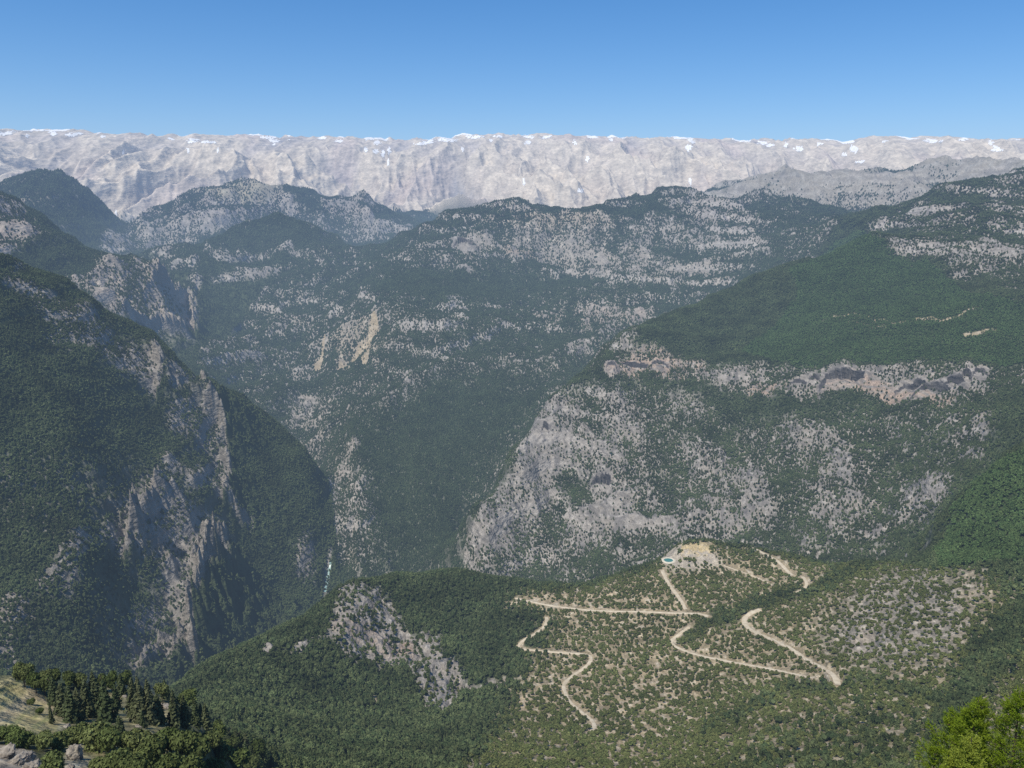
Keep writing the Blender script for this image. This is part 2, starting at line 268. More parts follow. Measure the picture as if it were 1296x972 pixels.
# ragged edges: the maps are looked up with a wandering offset that is fixed to the ground
wob = 13.0
ui = ui + wob / RS * (perlin(X2 / (d2 * .035 + 5), Y2 / (d2 * .07 + 5), 40)) + 6 / RS * perlin(X2 / (d2 * .009 + 5), Y2 / (d2 * .02 + 5), 41)
vi = vi + wob / RS * (perlin(X2 / (d2 * .035 + 5), Y2 / (d2 * .07 + 5), 42)) * .6 + 4 / RS * perlin(X2 / (d2 * .009 + 5), Y2 / (d2 * .014 + 5), 43)
ui = np.clip(ui, 0, MW - 1).astype(np.int32); vi = np.clip(vi, 0, MH - 1).astype(np.int32)
V = {}
for c in CHN:
    o = np.zeros((NA, NL), np.float32)
    for r in range(7):
        m = REG == r; o[m] = MAPS[r][c][vi[m], ui[m]]
    V[c] = o
near = d2 < 160
for c in ('rock', 'grass', 'scrub', 'red'): V[c][near] = 0
V['soil'][near] = .6
log('cover')

# ------------------------------------------------------------------ relief detail
Z = BT * d2
amp = np.zeros_like(Z); CRE = np.zeros_like(Z)
crest = 1 - sstep(14800, 17300, d2) * .93; crest2 = 1 - sstep(15500, 17400, d2) * .6; SPUR = np.zeros_like(Z)
ry = Y2 * .45
soft_dense = np.clip(V['dens'], 0, 1)
rocky = np.clip(V['rock'], 0, 1)
for k, lam in enumerate((2600, 1300, 650, 330, 160, 80, 42, 22, 11, 6)):
    w = 1 - sstep(.10, .24, lam / d2)
    if lam < 30: w = w * (1 - sstep(lam * 140, lam * 420, d2))
    ys_ = Y2 * (.45 if lam > 200 else .62 if lam > 100 else .9)
    n = perlin(X2 / lam + 3.7 * k, ys_ / lam + 1.3 * k, 60 + k)
    rid = 1 - 2 * np.abs(n)                     # sharp spurs, round hollows
    a = (.05 if lam > 1000 else .085) * lam if lam > 100 else .07 * lam
    rk = a * (.6 + (.9 if lam < 400 else .3) * rocky) * w
    if lam >= 80:
        # winding spurs and gullies that branch instead of running straight
        q_ = 1.7 * lam
        ax = .6 * perlin(X2 / q_, Y2 / q_ / 1.3, 80 + k); ay = .6 * perlin(X2 / q_ + 7, Y2 / q_ / 1.3, 90 + k)
        st = np.where(REG == 6, .42 if lam > 700 else .25, .62)
        n6 = perlin(X2 / lam + ax, Y2 / lam * st + ay, 100 + k); rid6 = 1 - 2 * np.abs(n6)
        am = np.where(REG == 6, {2600: .28, 1300: .40, 650: .36, 330: .30, 160: .24, 80: .18}[lam] * (crest if lam > 700 else crest2),
             np.where(REG == 5, .15, np.where(REG == 4, .125, np.where(REG == 2, .11, .10))) * (.75 + .45 * rocky))
        am = np.where((V['light'] > .5) & (REG > 1), am * .45, am)
        sel = REG > 1
        rk = np.where(sel, am * lam * w, rk); rid = np.where(sel, rid6, rid); n = np.where(sel, n6, n)
        cf = (1.0 if lam > 500 else .7 if lam > 200 else .45)
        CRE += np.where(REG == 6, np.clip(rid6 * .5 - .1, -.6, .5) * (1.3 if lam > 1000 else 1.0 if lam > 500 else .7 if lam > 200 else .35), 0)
        if 100 < lam < 2000: SPUR += np.where(sel, (rid6 - .3) * w * cf, 0)
    else: rk = np.where(REG == 6, .22 * lam * w * crest2, rk)
    rk = np.where(REG == 1, rk * (.55 + .9 * (rocky > .6) * (V['dens'] < .6) * (lam < 100)), rk); rk = np.where(d2 < 500, rk * .6, rk)
    amp += rk * (rid * .75 - .35 + .3 * n)
amp *= 1 - .97 * V['grass'] * (REG == 0)
Z = Z + amp

# beds of limestone: the slope climbs in steps, bare faces below wooded benches
bed = (Z + 55 * perlin(X2 / 900, Y2 / 900, 120) + 16 * perlin(X2 / 160, Y2 / 160, 121)) / np.where(d2 > 4200, 105.0, 72.0)
ph = bed - np.floor(bed); stren = np.clip(.55 + 1.3 * perlin(X2 / 700 + 3, Y2 / 1100, 122), 0, 1) * ((REG >= 2) & (REG <= 5)) * (1 - V['light'])
face = np.exp(-((ph - .5) / .16) ** 2)
Z = Z + stren * np.where(d2 > 4200, 105.0, 72.0) * .33 * (sstep(.3, .7, ph) - ph)
BED = face * stren
# cliffs: rock steps whose face falls away to the right of their edge (col,row of the edge; height; distance window)
gz_az = lambda a: np.clip(np.searchsorted(AZ, a), 1, NA - 1)
def hit(c, r, dmin, dmax, TT):
    az, t = bearing(c, r); i = int(gz_az(az)); j0, j1 = np.searchsorted(LN, [math.log(dmin), math.log(dmax)])
    s = TT[i, j0:j1] >= t; j = j0 + (int(np.argmax(s)) if s.any() else int(np.argmax(TT[i, j0:j1])))
    return float(az), float(LN[min(j, NL - 1)])
def path_dist(pts):
    """distance to a ground polyline and signed side (right positive), sampled on the whole grid near it"""
    xs = np.array([p[0] for p in pts]); ys = np.array([p[1] for p in pts])
    dm = np.full(X2.shape, 1e9, np.float32); sg = np.zeros(X2.shape, np.float32)
    cx, cy = xs.mean(), ys.mean(); R = max(np.hypot(xs - cx, ys - cy).max() + 400, 500)
    a0 = math.atan2(cx, cy); dc = math.hypot(cx, cy); da = math.asin(min(1, R / dc)) if R < dc else .8
    i0, i1 = np.searchsorted(AZ, [a0 - da, a0 + da]); j0, j1 = np.searchsorted(LN, [math.log(max(2, dc - R)), math.log(dc + R)])
    sl = (slice(max(i0, 0), i1), slice(j0, j1)); x = X2[sl]; y = Y2[sl]; dd = np.full(x.shape, 1e9); ss = np.zeros(x.shape)
    for k in range(len(xs) - 1):
        ex, ey = xs[k+1] - xs[k], ys[k+1] - ys[k]; L2 = ex * ex + ey * ey + 1e-6
        t = np.clip(((x - xs[k]) * ex + (y - ys[k]) * ey) / L2, 0, 1)
        q = np.hypot(x - xs[k] - t * ex, y - ys[k] - t * ey); side = np.sign(ex * (y - ys[k]) - ey * (x - xs[k]))
        m = q < dd; dd = np.where(m, q, dd); ss = np.where(m, -side, ss)
    return sl, dd, ss
def xy(c, r, dmin, dmax, TT):
    a, l = hit(c, r, dmin, dmax, TT); d = math.exp(l); return math.sin(a) * d, math.cos(a) * d
TT = Z / d2
CLIFFS = [  # points from far to near, height
 ([(197,452),(205,475),(200,498)], 60, 2000, 3600), ([(255,480),(262,505)], 40, 2000, 3600),
 ([(262,522),(280,540),(285,556)], 65, 2000, 3500), ([(282,585),(292,610),(284,632)], 60, 1900, 3400),
 ([(205,610),(185,640),(170,672)], 60, 1900, 3000), ([(172,668),(160,700)], 55, 1800, 3000),
 ([(262,690),(246,722)], 45, 1800, 2900), ([(285,700),(262,745),(240,785)], 75, 1700, 2900), ([(205,812),(180,850)], 50, 1500, 2500),
 ([(232,812),(222,845)], 40, 1500, 2500), ([(240,790),(248,850)], 35, 1500, 2500),
 ([(205,352),(240,378),(246,420)], 90, 4300, 6600), ([(160,392),(200,412),(235,420)], 60, 4300, 6600),
 ([(735,540),(748,555)], 25, 2200, 3600),
]
for pts, h, dn, dx in CLIFFS:
    g = [xy(c, r, dn, dx, TT) for c, r in pts]
    sl, dd, ss = path_dist(g); s = dd * ss
    sh = h / 60
    f = np.where(s < 0, np.exp(s / (150 * sh)), np.exp(-s / (13 * sh))) - .25 * np.exp(-(s / (160 * sh)) ** 2)
    # only beside the edge, fading past its ends
    xs, ys = [p[0] for p in g], [p[1] for p in g]
    ex, ey = xs[-1] - xs[0], ys[-1] - ys[0]; L = math.hypot(ex, ey) + 1
    al = ((X2[sl] - xs[0]) * ex + (Y2[sl] - ys[0]) * ey) / L
    wn = sstep(-60 * sh - 10, 15, al) * (1 - sstep(L - 15, L + 60 * sh + 10, al))
    jag = 1 + .5 * perlin(X2[sl] / 60, Y2[sl] / 60, 77) + .5 * perlin(X2[sl] / 24, Y2[sl] / 24, 78) + .3 * perlin(X2[sl] / 9, Y2[sl] / 9, 79)
    Z[sl] += h * 1.2 * f * wn * jag
    fac = wn * (np.exp(-np.maximum(s, 0) / (40 * sh)) * (s > -10))
    V['dens'][sl] = V['dens'][sl] * (1 - .8 * np.clip(fac * 1.4, 0, 1)); V['rock'][sl] = np.maximum(V['rock'][sl], np.clip(fac * 1.6, 0, 1))
# rock shelters: alcoves cut level into the slope, with an arched near-vertical back wall
SHELT = [(1065,487,25,13), (1150,497,16,5), (1176,499,20,7), (1205,491,12,9), (1222,484,6,9), (800,467,22,6), (834,464,12,4), (590,312,17,5), (760,618,15,7), (1010,487,10,4), (774,467,8,5), (1030,484,6,5), (690,548,5,9), (1240,478,8,4)]
V['alcove_shade'] = np.zeros_like(Z)  # painted shade along the back walls of the alcoves
m2 = (REG == 2) & (V['rock'] > .3); V['dens'] = np.where(m2, np.minimum(V['dens'] * .72 + .27, .96), V['dens'])
for c, r, wpx, hpx in SHELT:
    dn, dx = (2300, 4200) if c > 600 else (5500, 8000)
    x, y = xy(c, r, dn, dx, Z / d2); D_ = math.hypot(x, y); w = wpx / F * D_; h = hpx / F * D_; a0 = math.atan2(x, y)
    zf = float(np.interp(D_, d2[0], Z[int(gz_az(a0))])); prof_z = Z[int(gz_az(a0))]
    jb = np.searchsorted(d2[0], D_); jt = jb + int(np.argmax(prof_z[jb:] > zf + h)); depth = max(d2[0][jt] - D_, h * .7)
    u = (az2 - a0) * D_ / w + .12 * perlin(X2 / (w * .4), Y2 / (w * .4), 130); sb = depth * np.clip(1 - np.abs(u) ** 2.3, 0, 1) ** .8 * (1 + .25 * perlin(X2 / 14, X2 / 9 + 3, 131)); s_ = d2 - D_
    ins = (np.abs(u) < 1) & (s_ > 0) & (s_ < sb)
    fl = zf + .1 * s_
    Z = np.where(ins, np.minimum(Z, fl + 2 * perlin(X2 / 6, Y2 / 6, 132)), Z)
    stp = max(9.0, depth * .20)
    V['alcove_shade'] = np.maximum(V['alcove_shade'], ((np.abs(u) < 1.02) & (s_ > sb - stp) & (s_ < sb + stp * .9) & (sb > depth * .12)) * 1.0)
    rr = np.hypot(u / 1.25, (s_ - depth * .4) / (depth * 1.1)); fc = 1 - sstep(.75, 1.1, rr)
    V['dens'] *= 1 - fc * .95; V['rock'] = np.maximum(V['rock'], fc)
TT = Z / d2
log('detail')

# ------------------------------------------------------------------ dirt roads (ground polylines found by sighting)
ROADS = [
 ('dirt_road', [(652,758),(675,762),(705,768),(740,774),(780,775),(820,776),(860,775),(885,777),(897,781)], 5.0),
 ('dirt_track', [(838,722),(846,740),(858,757),(868,772)], 6.0),
 ('dirt_road', [(692,781),(690,792),(678,803),(662,812),(657,819),(672,824),(705,826),(740,828),(748,832),(742,843),(725,857),(714,866),(716,878),(722,890),(735,900),(748,912),(752,920),(744,929)], 4.6),
 ('dirt_road', [(872,795),(860,802),(850,812),(856,820),(875,826),(900,836),(925,840),(950,841),(975,847),(1005,854),(1032,858)], 5.0),
 ('dirt_road', [(962,772),(948,776),(942,785),(950,796),(975,809),(1000,822),(1020,835),(1040,846),(1055,855),(1061,867)], 7.0),
 ('dirt_road', [(952,689),(960,695),(975,705),(990,718),(1003,729)], 6.0),
 ('dirt_track', [(1016,730),(1021,740),(1016,749),(1006,751)], 5.0),
 ('dirt_track', [(916,716),(940,725),(962,734),(978,741)], 3.2),
]
def spline(p, n=10):
    p = [p[0]] + list(p) + [p[-1]]; o = []
    for i in range(1, len(p) - 2):
        for k in range(n):
            t = k / n; q = []
            for a in (0, 1):
                p0, p1, p2, p3 = p[i-1][a], p[i][a], p[i+1][a], p[i+2][a]
                q.append(.5 * (2*p1 + (p2-p0)*t + (2*p0-5*p1+4*p2-p3)*t*t + (3*p1-p0-3*p2+p3)*t**3))
            o.append(tuple(q))
    o.append(tuple(p[-1])); return o
def zat(x, y, Zg=None):
    Zg = Z if Zg is None else Zg
    x = np.asarray(x, float); y = np.asarray(y, float)
    a = np.arctan2(x, y); l = np.log(np.hypot(x, y))
    i = np.clip(np.searchsorted(AZ, a) - 1, 0, NA - 2); j = np.clip(np.searchsorted(LN, l) - 1, 0, NL - 2)
    u = (a - AZ[i]) / (AZ[i+1] - AZ[i]); v = (l - LN[j]) / (LN[j+1] - LN[j])
    return (Zg[i, j] * (1-u) + Zg[i+1, j] * u) * (1-v) + (Zg[i, j+1] * (1-u) + Zg[i+1, j+1] * u) * v

roadW = []
ROADM = np.full(X2.shape, 1e9, np.float32)
for name, pts, w in ROADS:
    g = [xy(c, r, 880, 1900, TT) for c, r in pts]
    # sightings can graze a hollow: keep distances smooth along the road
    dd = np.array([math.hypot(*q) for q in g]); aa = np.array([math.atan2(*q) for q in g])
    for _ in range(2): dd[1:-1] = (dd[:-2] + 2 * dd[1:-1] + dd[2:]) / 4
    g = [(math.sin(a) * d, math.cos(a) * d) for a, d in zip(aa, dd)]
    sp = np.array(spline(g, 12)); zz = zat(sp[:, 0], sp[:, 1])
    for _ in range(30): zz[1:-1] = (zz[:-2] + 2 * zz[1:-1] + zz[2:]) / 4
    roadW.append((name, sp, zz, w))
    sl, dq, sq = path_dist([tuple(p) for p in sp[::3]] + [tuple(sp[-1])])
    # level bench: blend the ground to the road's height close to it
    x = X2[sl]; y = Y2[sl]; m = dq < 24
    xm = x[m]; ym = y[m]; near_i = np.zeros(len(xm), int)
    for k0 in range(0, len(xm), 4000):
        q = (xm[k0:k0+4000, None] - sp[:, 0]) ** 2 + (ym[k0:k0+4000, None] - sp[:, 1]) ** 2
        near_i[k0:k0+4000] = q.argmin(1)
    zr = zz[near_i]; wgt = 1 - sstep(w * .7, w * .7 + 7, dq[m])
    Zs = Z[sl]; Zs[m] = Zs[m] * (1 - wgt) + (zr - .25) * wgt; Z[sl] = Zs
    Rm = ROADM[sl]; Rm[:] = np.minimum(Rm, dq - w * .5)
    up = 1 - sstep(1.0, 6 + 3 * perlin(x / 14, y / 14, 33), dq - w * .5)
    V['soil'][sl] = np.maximum(V['soil'][sl], up); V['dens'][sl] *= 1 - .9 * up; V['grass'][sl] *= 1 - up
# quarry pad with the round pond
px_, py_ = xy(846, 709, 1300, 2000, Z / d2); PADZ = float(zat(px_, py_)); POND = (px_, py_)
PD = math.hypot(px_, py_); PA = math.atan2(px_, py_)
padpoly = [(834,708),(843,694),(862,690),(884,684),(905,696),(917,716),(898,718),(880,722),(852,722)]
padm = box(inside(padpoly, mx, my).astype(np.float32), 2)
uu = np.clip((colv - X0) / RS, 0, MW - 1).astype(int); vv = np.clip((rowv - Y0) / RS, 0, MH - 1).astype(int)
pm = np.where((REG == 1) & (d2 > 1300), padm[vv, uu], 0)
V['soil'] = np.maximum(V['soil'], pm); V['dens'] = V['dens'] * (1 - pm) + .9 * pm * (perlin(X2 / 17, Y2 / 26, 35) > .22) * (colv > 858); V['pad'] = pm
rp = np.hypot(X2 - px_, Y2 - py_)
wl = 1 - sstep(15, 34, rp); Z = Z * (1 - wl) + (PADZ - .4) * wl
V['dens'] *= sstep(14, 24, rp); V['soil'] = np.maximum(V['soil'], 1 - sstep(15, 24, rp))
TT = Z / d2
log('roads')

# ------------------------------------------------------------------ ground colour
def mixc(a, b, w): return a * (1 - w[..., None]) + np.asarray(b, np.float32) * w[..., None]
LT = az2 * d2.mean() * 0 + X2; HZ = Z * 1.3 + Y2 * .35          # across the slope, and up it
n1 = perlin(LT / (d2 * .02 + 3), HZ / (d2 * .014 + 4), 11); n2 = perlin(LT / (d2 * .007 + .6) + n1, HZ / (d2 * .0042 + 1) + n1, 12); n3 = fbm(LT / (d2 * .0030 + .3), HZ / (d2 * .0016 + .5), 13, 2)
C = np.zeros((NA, NL, 3), np.float32) + np.array((.052, .066, .030), np.float32)
C = mixc(C, (.050, .066, .026), np.clip(V['light'] + .3 * n1, 0, 1))
so = np.clip(V['soil'] * 1.1 + .35 * n2 * (V['soil'] > .05), 0, 1)
rk = np.clip(V['rock'] * 1.25 + .4 * n2 * (V['rock'] > .05), 0, 1)
rc = np.zeros_like(C) + np.array((.285, .25, .205), np.float32)
rc = mixc(rc, (.21, .19, .165), np.clip(.35 + 1.1 * n1, 0, 1)); rc = mixc(rc, (.38, .345, .30), np.clip(n2 * 1.3, 0, 1)); rc = mixc(rc, (.13, .12, .11), np.clip(n3 * 1.6 - .25, 0, .8))
rc = mixc(rc, (.40, .36, .31), np.clip(BED * 1.1 - .2, 0, .8)); rc = mixc(rc, (.050, .046, .046), V['alcove_shade'] * .95)  # alcove shade is mixed into the rock colour as near-black
rc = mixc(rc, (.37, .265, .19), np.clip(V['red'] * (.7 + 1.6 * n2) * (1 - V['alcove_shade']), 0, .8))
rc = mixc(rc, (.12, .11, .10), np.clip(perlin(X2 / 13 + n1 * 1.5, Y2 / 110, 140) * 2.2 - .25, 0, .6) * (REG == 3)); rc *= np.where(REG == 2, .8, 1.0)[..., None]
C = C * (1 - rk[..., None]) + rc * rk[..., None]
sc = np.zeros_like(C) + np.array((.40, .315, .20), np.float32); sc = mixc(sc, (.27, .21, .12), np.clip(.3 + n1 + n3, 0, 1)); sc = mixc(sc, (.48, .41, .30), np.clip(n2 * 1.4, 0, 1))
C = C * (1 - so[..., None]) + sc * so[..., None]
gr = np.zeros_like(C) + np.array((.35, .30, .15), np.float32); gr = mixc(gr, (.25, .245, .10), np.clip(.3 + 1.5 * n2, 0, 1)); gr = mixc(gr, (.40, .33, .20), np.clip(1.4 * n1, 0, 1))
g_ = np.clip(V['grass'], 0, 1); C = C * (1 - g_[..., None]) + gr * g_[..., None]
pad = np.zeros_like(C) + np.array((.43, .37, .28), np.float32); pad = mixc(pad, (.56, .43, .22), sstep(702, 695, rowv) * 0 + np.clip((704 - rowv) / 8 + n2, 0, 1) * (colv > 862)); pad = mixc(pad, (.33,.29,.25), np.clip(n3*1.5,0,1))
C = C * (1 - pm[..., None]) + pad * pm[..., None]
# high range: bare pale limestone, greyer up high
hm = (REG == 6).astype(np.float32)
w1 = perlin(X2 / 900, Y2 / 2300, 21); w2 = perlin(X2 / 260 + w1, Y2 / 700, 22); w3 = perlin(X2 / 90, Y2 / 260, 23); w4 = perlin(X2 / 40, Y2 / 60, 24)
hc = np.zeros_like(C) + np.array((.475, .41, .335), np.float32)
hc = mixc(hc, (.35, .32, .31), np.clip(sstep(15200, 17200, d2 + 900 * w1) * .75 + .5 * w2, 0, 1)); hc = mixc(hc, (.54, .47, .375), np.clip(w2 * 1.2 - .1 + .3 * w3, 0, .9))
hc = mixc(hc, (.22, .215, .225), np.clip(-CRE * 1.7 + .05 + np.clip(w4 - .3, 0, 1) * .35 + .15 * w3, 0, .75)); hc = mixc(hc, (.58, .505, .40), np.clip(CRE * .9 - .1 + .5 * w2, 0, .8))  # gullies darkened, spurs paled: relief shading put into the colour
hc = mixc(hc, (.47, .38, .34), np.clip(w1 * 1.3 - .3, 0, .5))
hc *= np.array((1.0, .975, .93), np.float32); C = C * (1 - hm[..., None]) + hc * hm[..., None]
C *= (1 + .14 * n3)[..., None]
C = np.clip(C, .01, .8)
log('colour')

# ================================================================== scene objects
def setp(o, label=None, cat=None, group=None, kind=None):
    if label: o['label'] = label
    if cat: o['category'] = cat
    if group: o['group'] = group
    if kind: o['kind'] = kind
    return o
def mesh_np(name, v, faces, mat=None, smooth=False, n=4, normals=None, color=None):
    """faces: (k,n) int array"""
    me = bpy.data.meshes.new(name); v = np.asarray(v, np.float32); f = np.asarray(faces, np.int32)
    me.vertices.add(len(v)); me.vertices.foreach_set('co', v.ravel())
    me.loops.add(f.size); me.loops.foreach_set('vertex_index', f.ravel())
    me.polygons.add(len(f)); me.polygons.foreach_set('loop_start', np.arange(0, f.size, f.shape[1], dtype=np.int32))
    me.update(calc_edges=True)
    me.polygons.foreach_set('use_smooth', np.full(len(f), smooth))
    if color is not None:
        a = me.color_attributes.new('tint', 'FLOAT_COLOR', 'POINT'); a.data.foreach_set('color', np.concatenate([color, np.ones((len(v), 1))], 1).astype(np.float32).ravel())
    if normals is not None: me.normals_split_custom_set_from_vertices(normals.astype(np.float32))
    if mat: me.materials.append(mat)
    me.validate() if False else None
    return me
def link(name, me, parent=None):
    o = bpy.data.objects.new(name, me); COL.objects.link(o)
    if parent: o.parent = parent
    return o

def newmat(name):
    m = bpy.data.materials.new(name); m.use_nodes = True; nt = m.node_tree; nt.nodes.clear()
    return m, nt, (lambda t, **k: _nd(nt, t, **k))
def _nd(nt, t, **k):
    n = nt.nodes.new(t)
    for a, b in k.items(): setattr(n, a, b)
    return n
def mat_ground(name='ground_cover', s1=.35, s2=.06, amp=1.0, bd=14):
    m, nt, N = newmat(name); L = nt.links.new
    out = N('ShaderNodeOutputMaterial'); b = N('ShaderNodeBsdfPrincipled'); b.inputs['Roughness'].default_value = .95; b.inputs['Specular IOR Level'].default_value = .15
    at = N('ShaderNodeAttribute', attribute_name='tint')
    geo = N('ShaderNodeNewGeometry'); mp = N('ShaderNodeMapping'); mp.inputs['Scale'].default_value = (1, .6, 1.6); L(geo.outputs['Position'], mp.inputs[0])
    n1 = N('ShaderNodeTexNoise'); n1.inputs['Scale'].default_value = s1; n1.inputs['Detail'].default_value = 5; L(mp.outputs[0], n1.inputs['Vector'])
    n2 = N('ShaderNodeTexNoise'); n2.inputs['Scale'].default_value = s2; n2.inputs['Detail'].default_value = 6; L(mp.outputs[0], n2.inputs['Vector'])
    r1 = N('ShaderNodeMapRange'); r1.inputs['From Min'].default_value = .3; r1.inputs['From Max'].default_value = .7; r1.inputs['To Min'].default_value = 1 - .38 * amp; r1.inputs['To Max'].default_value = 1 + .3 * amp; L(n1.outputs[0], r1.inputs[0])
    r2 = N('ShaderNodeMapRange'); r2.inputs['From Min'].default_value = .3; r2.inputs['From Max'].default_value = .7; r2.inputs['To Min'].default_value = .75; r2.inputs['To Max'].default_value = 1.22; L(n2.outputs[0], r2.inputs[0])
    mu = N('ShaderNodeMath', operation='MULTIPLY'); L(r1.outputs[0], mu.inputs[0]); L(r2.outputs[0], mu.inputs[1])
    vm = N('ShaderNodeVectorMath', operation='SCALE'); L(at.outputs['Color'], vm.inputs[0]); L(mu.outputs[0], vm.inputs['Scale'])
    L(vm.outputs[0], b.inputs['Base Color'])
    bp = N('ShaderNodeBump'); bp.inputs['Strength'].default_value = .8; bp.inputs['Distance'].default_value = bd; L(n2.outputs[0], bp.inputs['Height']); L(bp.outputs[0], b.inputs['Normal'])
    L(b.outputs[0], out.inputs[0]); return m
def mat_plain(name, col, col2=None, scale=1.0, rough=.9, bump=0, spec=.2, obj=True, dist=.05):
    m, nt, N = newmat(name); L = nt.links.new
    out = N('ShaderNodeOutputMaterial'); b = N('ShaderNodeBsdfPrincipled'); b.inputs['Roughness'].default_value = rough; b.inputs['Specular IOR Level'].default_value = spec
    tc = N('ShaderNodeTexCoord'); n = N('ShaderNodeTexNoise'); n.inputs['Scale'].default_value = scale; n.inputs['Detail'].default_value = 6; L(tc.outputs['Object'], n.inputs['Vector'])
    mx_ = N('ShaderNodeMix', data_type='RGBA'); mx_.inputs['A'].default_value = (*col, 1); mx_.inputs['B'].default_value = (*(col2 or col), 1)
    r = N('ShaderNodeMapRange'); r.inputs['From Min'].default_value = .35; r.inputs['From Max'].default_value = .65; L(n.outputs[0], r.inputs[0]); L(r.outputs[0], mx_.inputs['Factor'])
    L(mx_.outputs['Result'], b.inputs['Base Color'])
    if bump:
        bp = N('ShaderNodeBump'); bp.inputs['Strength'].default_value = bump; bp.inputs['Distance'].default_value = dist; L(n.outputs[0], bp.inputs['Height']); L(bp.outputs[0], b.inputs['Normal'])
    L(b.outputs[0], out.inputs[0]); return m
def mat_leaf(name, a, bcol, trans=.25, vary=.5):
    m, nt, N = newmat(name); L = nt.links.new
    out = N('ShaderNodeOutputMaterial'); d = N('ShaderNodeBsdfDiffuse'); t = N('ShaderNodeBsdfTranslucent'); mx_ = N('ShaderNodeMixShader'); mx_.inputs[0].default_value = trans
    oi = N('ShaderNodeObjectInfo'); geo = N('ShaderNodeNewGeometry')
    c = N('ShaderNodeMix', data_type='RGBA'); c.inputs['A'].default_value = (*a, 1); c.inputs['B'].default_value = (*bcol, 1); L(oi.outputs['Random'], c.inputs['Factor'])
    n = N('ShaderNodeTexNoise'); n.inputs['Scale'].default_value = .011; n.inputs['Detail'].default_value = 3; L(geo.outputs['Position'], n.inputs['Vector'])
    r = N('ShaderNodeMapRange'); r.inputs['From Min'].default_value = .3; r.inputs['From Max'].default_value = .7; r.inputs['To Min'].default_value = 1 - vary * .5; r.inputs['To Max'].default_value = 1 + vary * .5; L(n.outputs[0], r.inputs[0])
    isl = N('ShaderNodeMapRange'); isl.inputs['To Min'].default_value = .65; isl.inputs['To Max'].default_value = 1.3; L(geo.outputs['Random Per Island'], isl.inputs[0])
    mm = N('ShaderNodeMath', operation='MULTIPLY'); L(r.outputs[0], mm.inputs[0]); L(isl.outputs[0], mm.inputs[1])
    vm = N('ShaderNodeVectorMath', operation='SCALE'); L(c.outputs['Result'], vm.inputs[0]); L(mm.outputs[0], vm.inputs['Scale'])
    L(vm.outputs[0], d.inputs[0]); L(vm.outputs[0], t.inputs[0]); L(d.outputs[0], mx_.inputs[1]); L(t.outputs[0], mx_.inputs[2]); L(mx_.outputs[0], out.inputs[0]); return m

M_GROUND = mat_ground(); M_RANGE = mat_ground('bare_range', .02, .006, .5, 60)
M_CON = mat_leaf('conifer_needles', (.066, .088, .040), (.125, .135, .068), .12)
M_RND = mat_leaf('olive_foliage', (.082, .108, .034), (.135, .155, .058), .2)
M_PINE = mat_leaf('pine_forest_foliage', (.058, .084, .036), (.118, .140, .060), .12, .8)
M_SCRUB = mat_leaf('scrub_foliage', (.094, .118, .040), (.150, .160, .058), .12, .5)
M_FAR = mat_leaf('far_forest_foliage', (.056, .080, .042), (.088, .110, .050), .1, .5)
M_YOUNG = mat_leaf('young_plantation_foliage', (.074, .120, .042), (.100, .142, .050), .12, .4)
M_FRESH = mat_leaf('fresh_needles', (.19, .265, .022), (.22, .29, .03), .35, .0)
M_FRESH2 = mat_leaf('pale_fresh_needles', (.27, .33, .045), (.30, .35, .055), .35, .0)
M_BARK = mat_plain('bark', (.12, .085, .06), (.07, .055, .045), 6, .95, .5)
M_ROCK = mat_plain('limestone', (.34, .30, .245), (.15, .13, .11), .8, .95, 1.0, .1, True, .6)
M_DIRT = mat_plain('packed_dirt', (.60, .51, .37), (.46, .38, .26), .12, .98, .1)
M_SNOW = mat_plain('old_snow', (.90, .87, .82), (.80, .78, .75), .02, .7)
M_WATER = mat_plain('pond_water', (.05, .16, .13), (.07, .20, .15), .1, .12, 0, .5)
M_RIM = mat_plain('pale_gravel', (.66, .60, .47), (.50, .44, .33), .5, .95)
M_RIVER = mat_plain('river_water', (.30, .42, .39), (.20, .31, .29), .08, .35, .2, .4)

# ---- ground sheets
XYZ = np.stack([X2, Y2, Z], -1)
du = np.gradient(XYZ, axis=0); dv = np.gradient(XYZ, axis=1)
NRM = np.cross(du, dv); NRM /= np.linalg.norm(NRM, axis=-1, keepdims=True); NRM[NRM[..., 2] < 0] *= -1
del du, dv
idx = np.arange(NA * NL).reshape(NA, NL)
cellreg = REG[:-1, :-1]
UN = ['lookout_slope', 'wooded_plateau', 'steep_mountainside', 'limestone_mountain', 'forested_hill', 'distant_hills', 'mountain_range']
def sheet(name, mask, off=0.0, mat=M_GROUND, col=True):
    i, j = np.nonzero(mask)
    q = np.stack([idx[i, j], idx[i, j+1], idx[i+1, j+1], idx[i+1, j]], 1)
    u, inv = np.unique(q, return_inverse=True); q = inv.reshape(-1, 4)
    v = XYZ.reshape(-1, 3)[u].copy(); n = NRM.reshape(-1, 3)[u]
    v += n * off
    fa = np.cross(v[q[:, 1]] - v[q[:, 0]], v[q[:, 3]] - v[q[:, 0]])[:, 2] < 0
    q = q[:, ::-1] if fa.mean() > .5 else q
    return link(name, mesh_np(name, v, q, mat, True, normals=n, color=C.reshape(-1, 3)[u] if col else None))
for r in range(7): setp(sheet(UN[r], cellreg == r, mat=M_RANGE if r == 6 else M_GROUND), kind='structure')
log('sheets')

# ---- visibility of the ground from the lookout
CM = np.maximum.accumulate(TT, axis=1)
VIS = TT >= CM - np.where(d2 < 1500, .03, .008)
colF, rowF = sight(az2, TT)

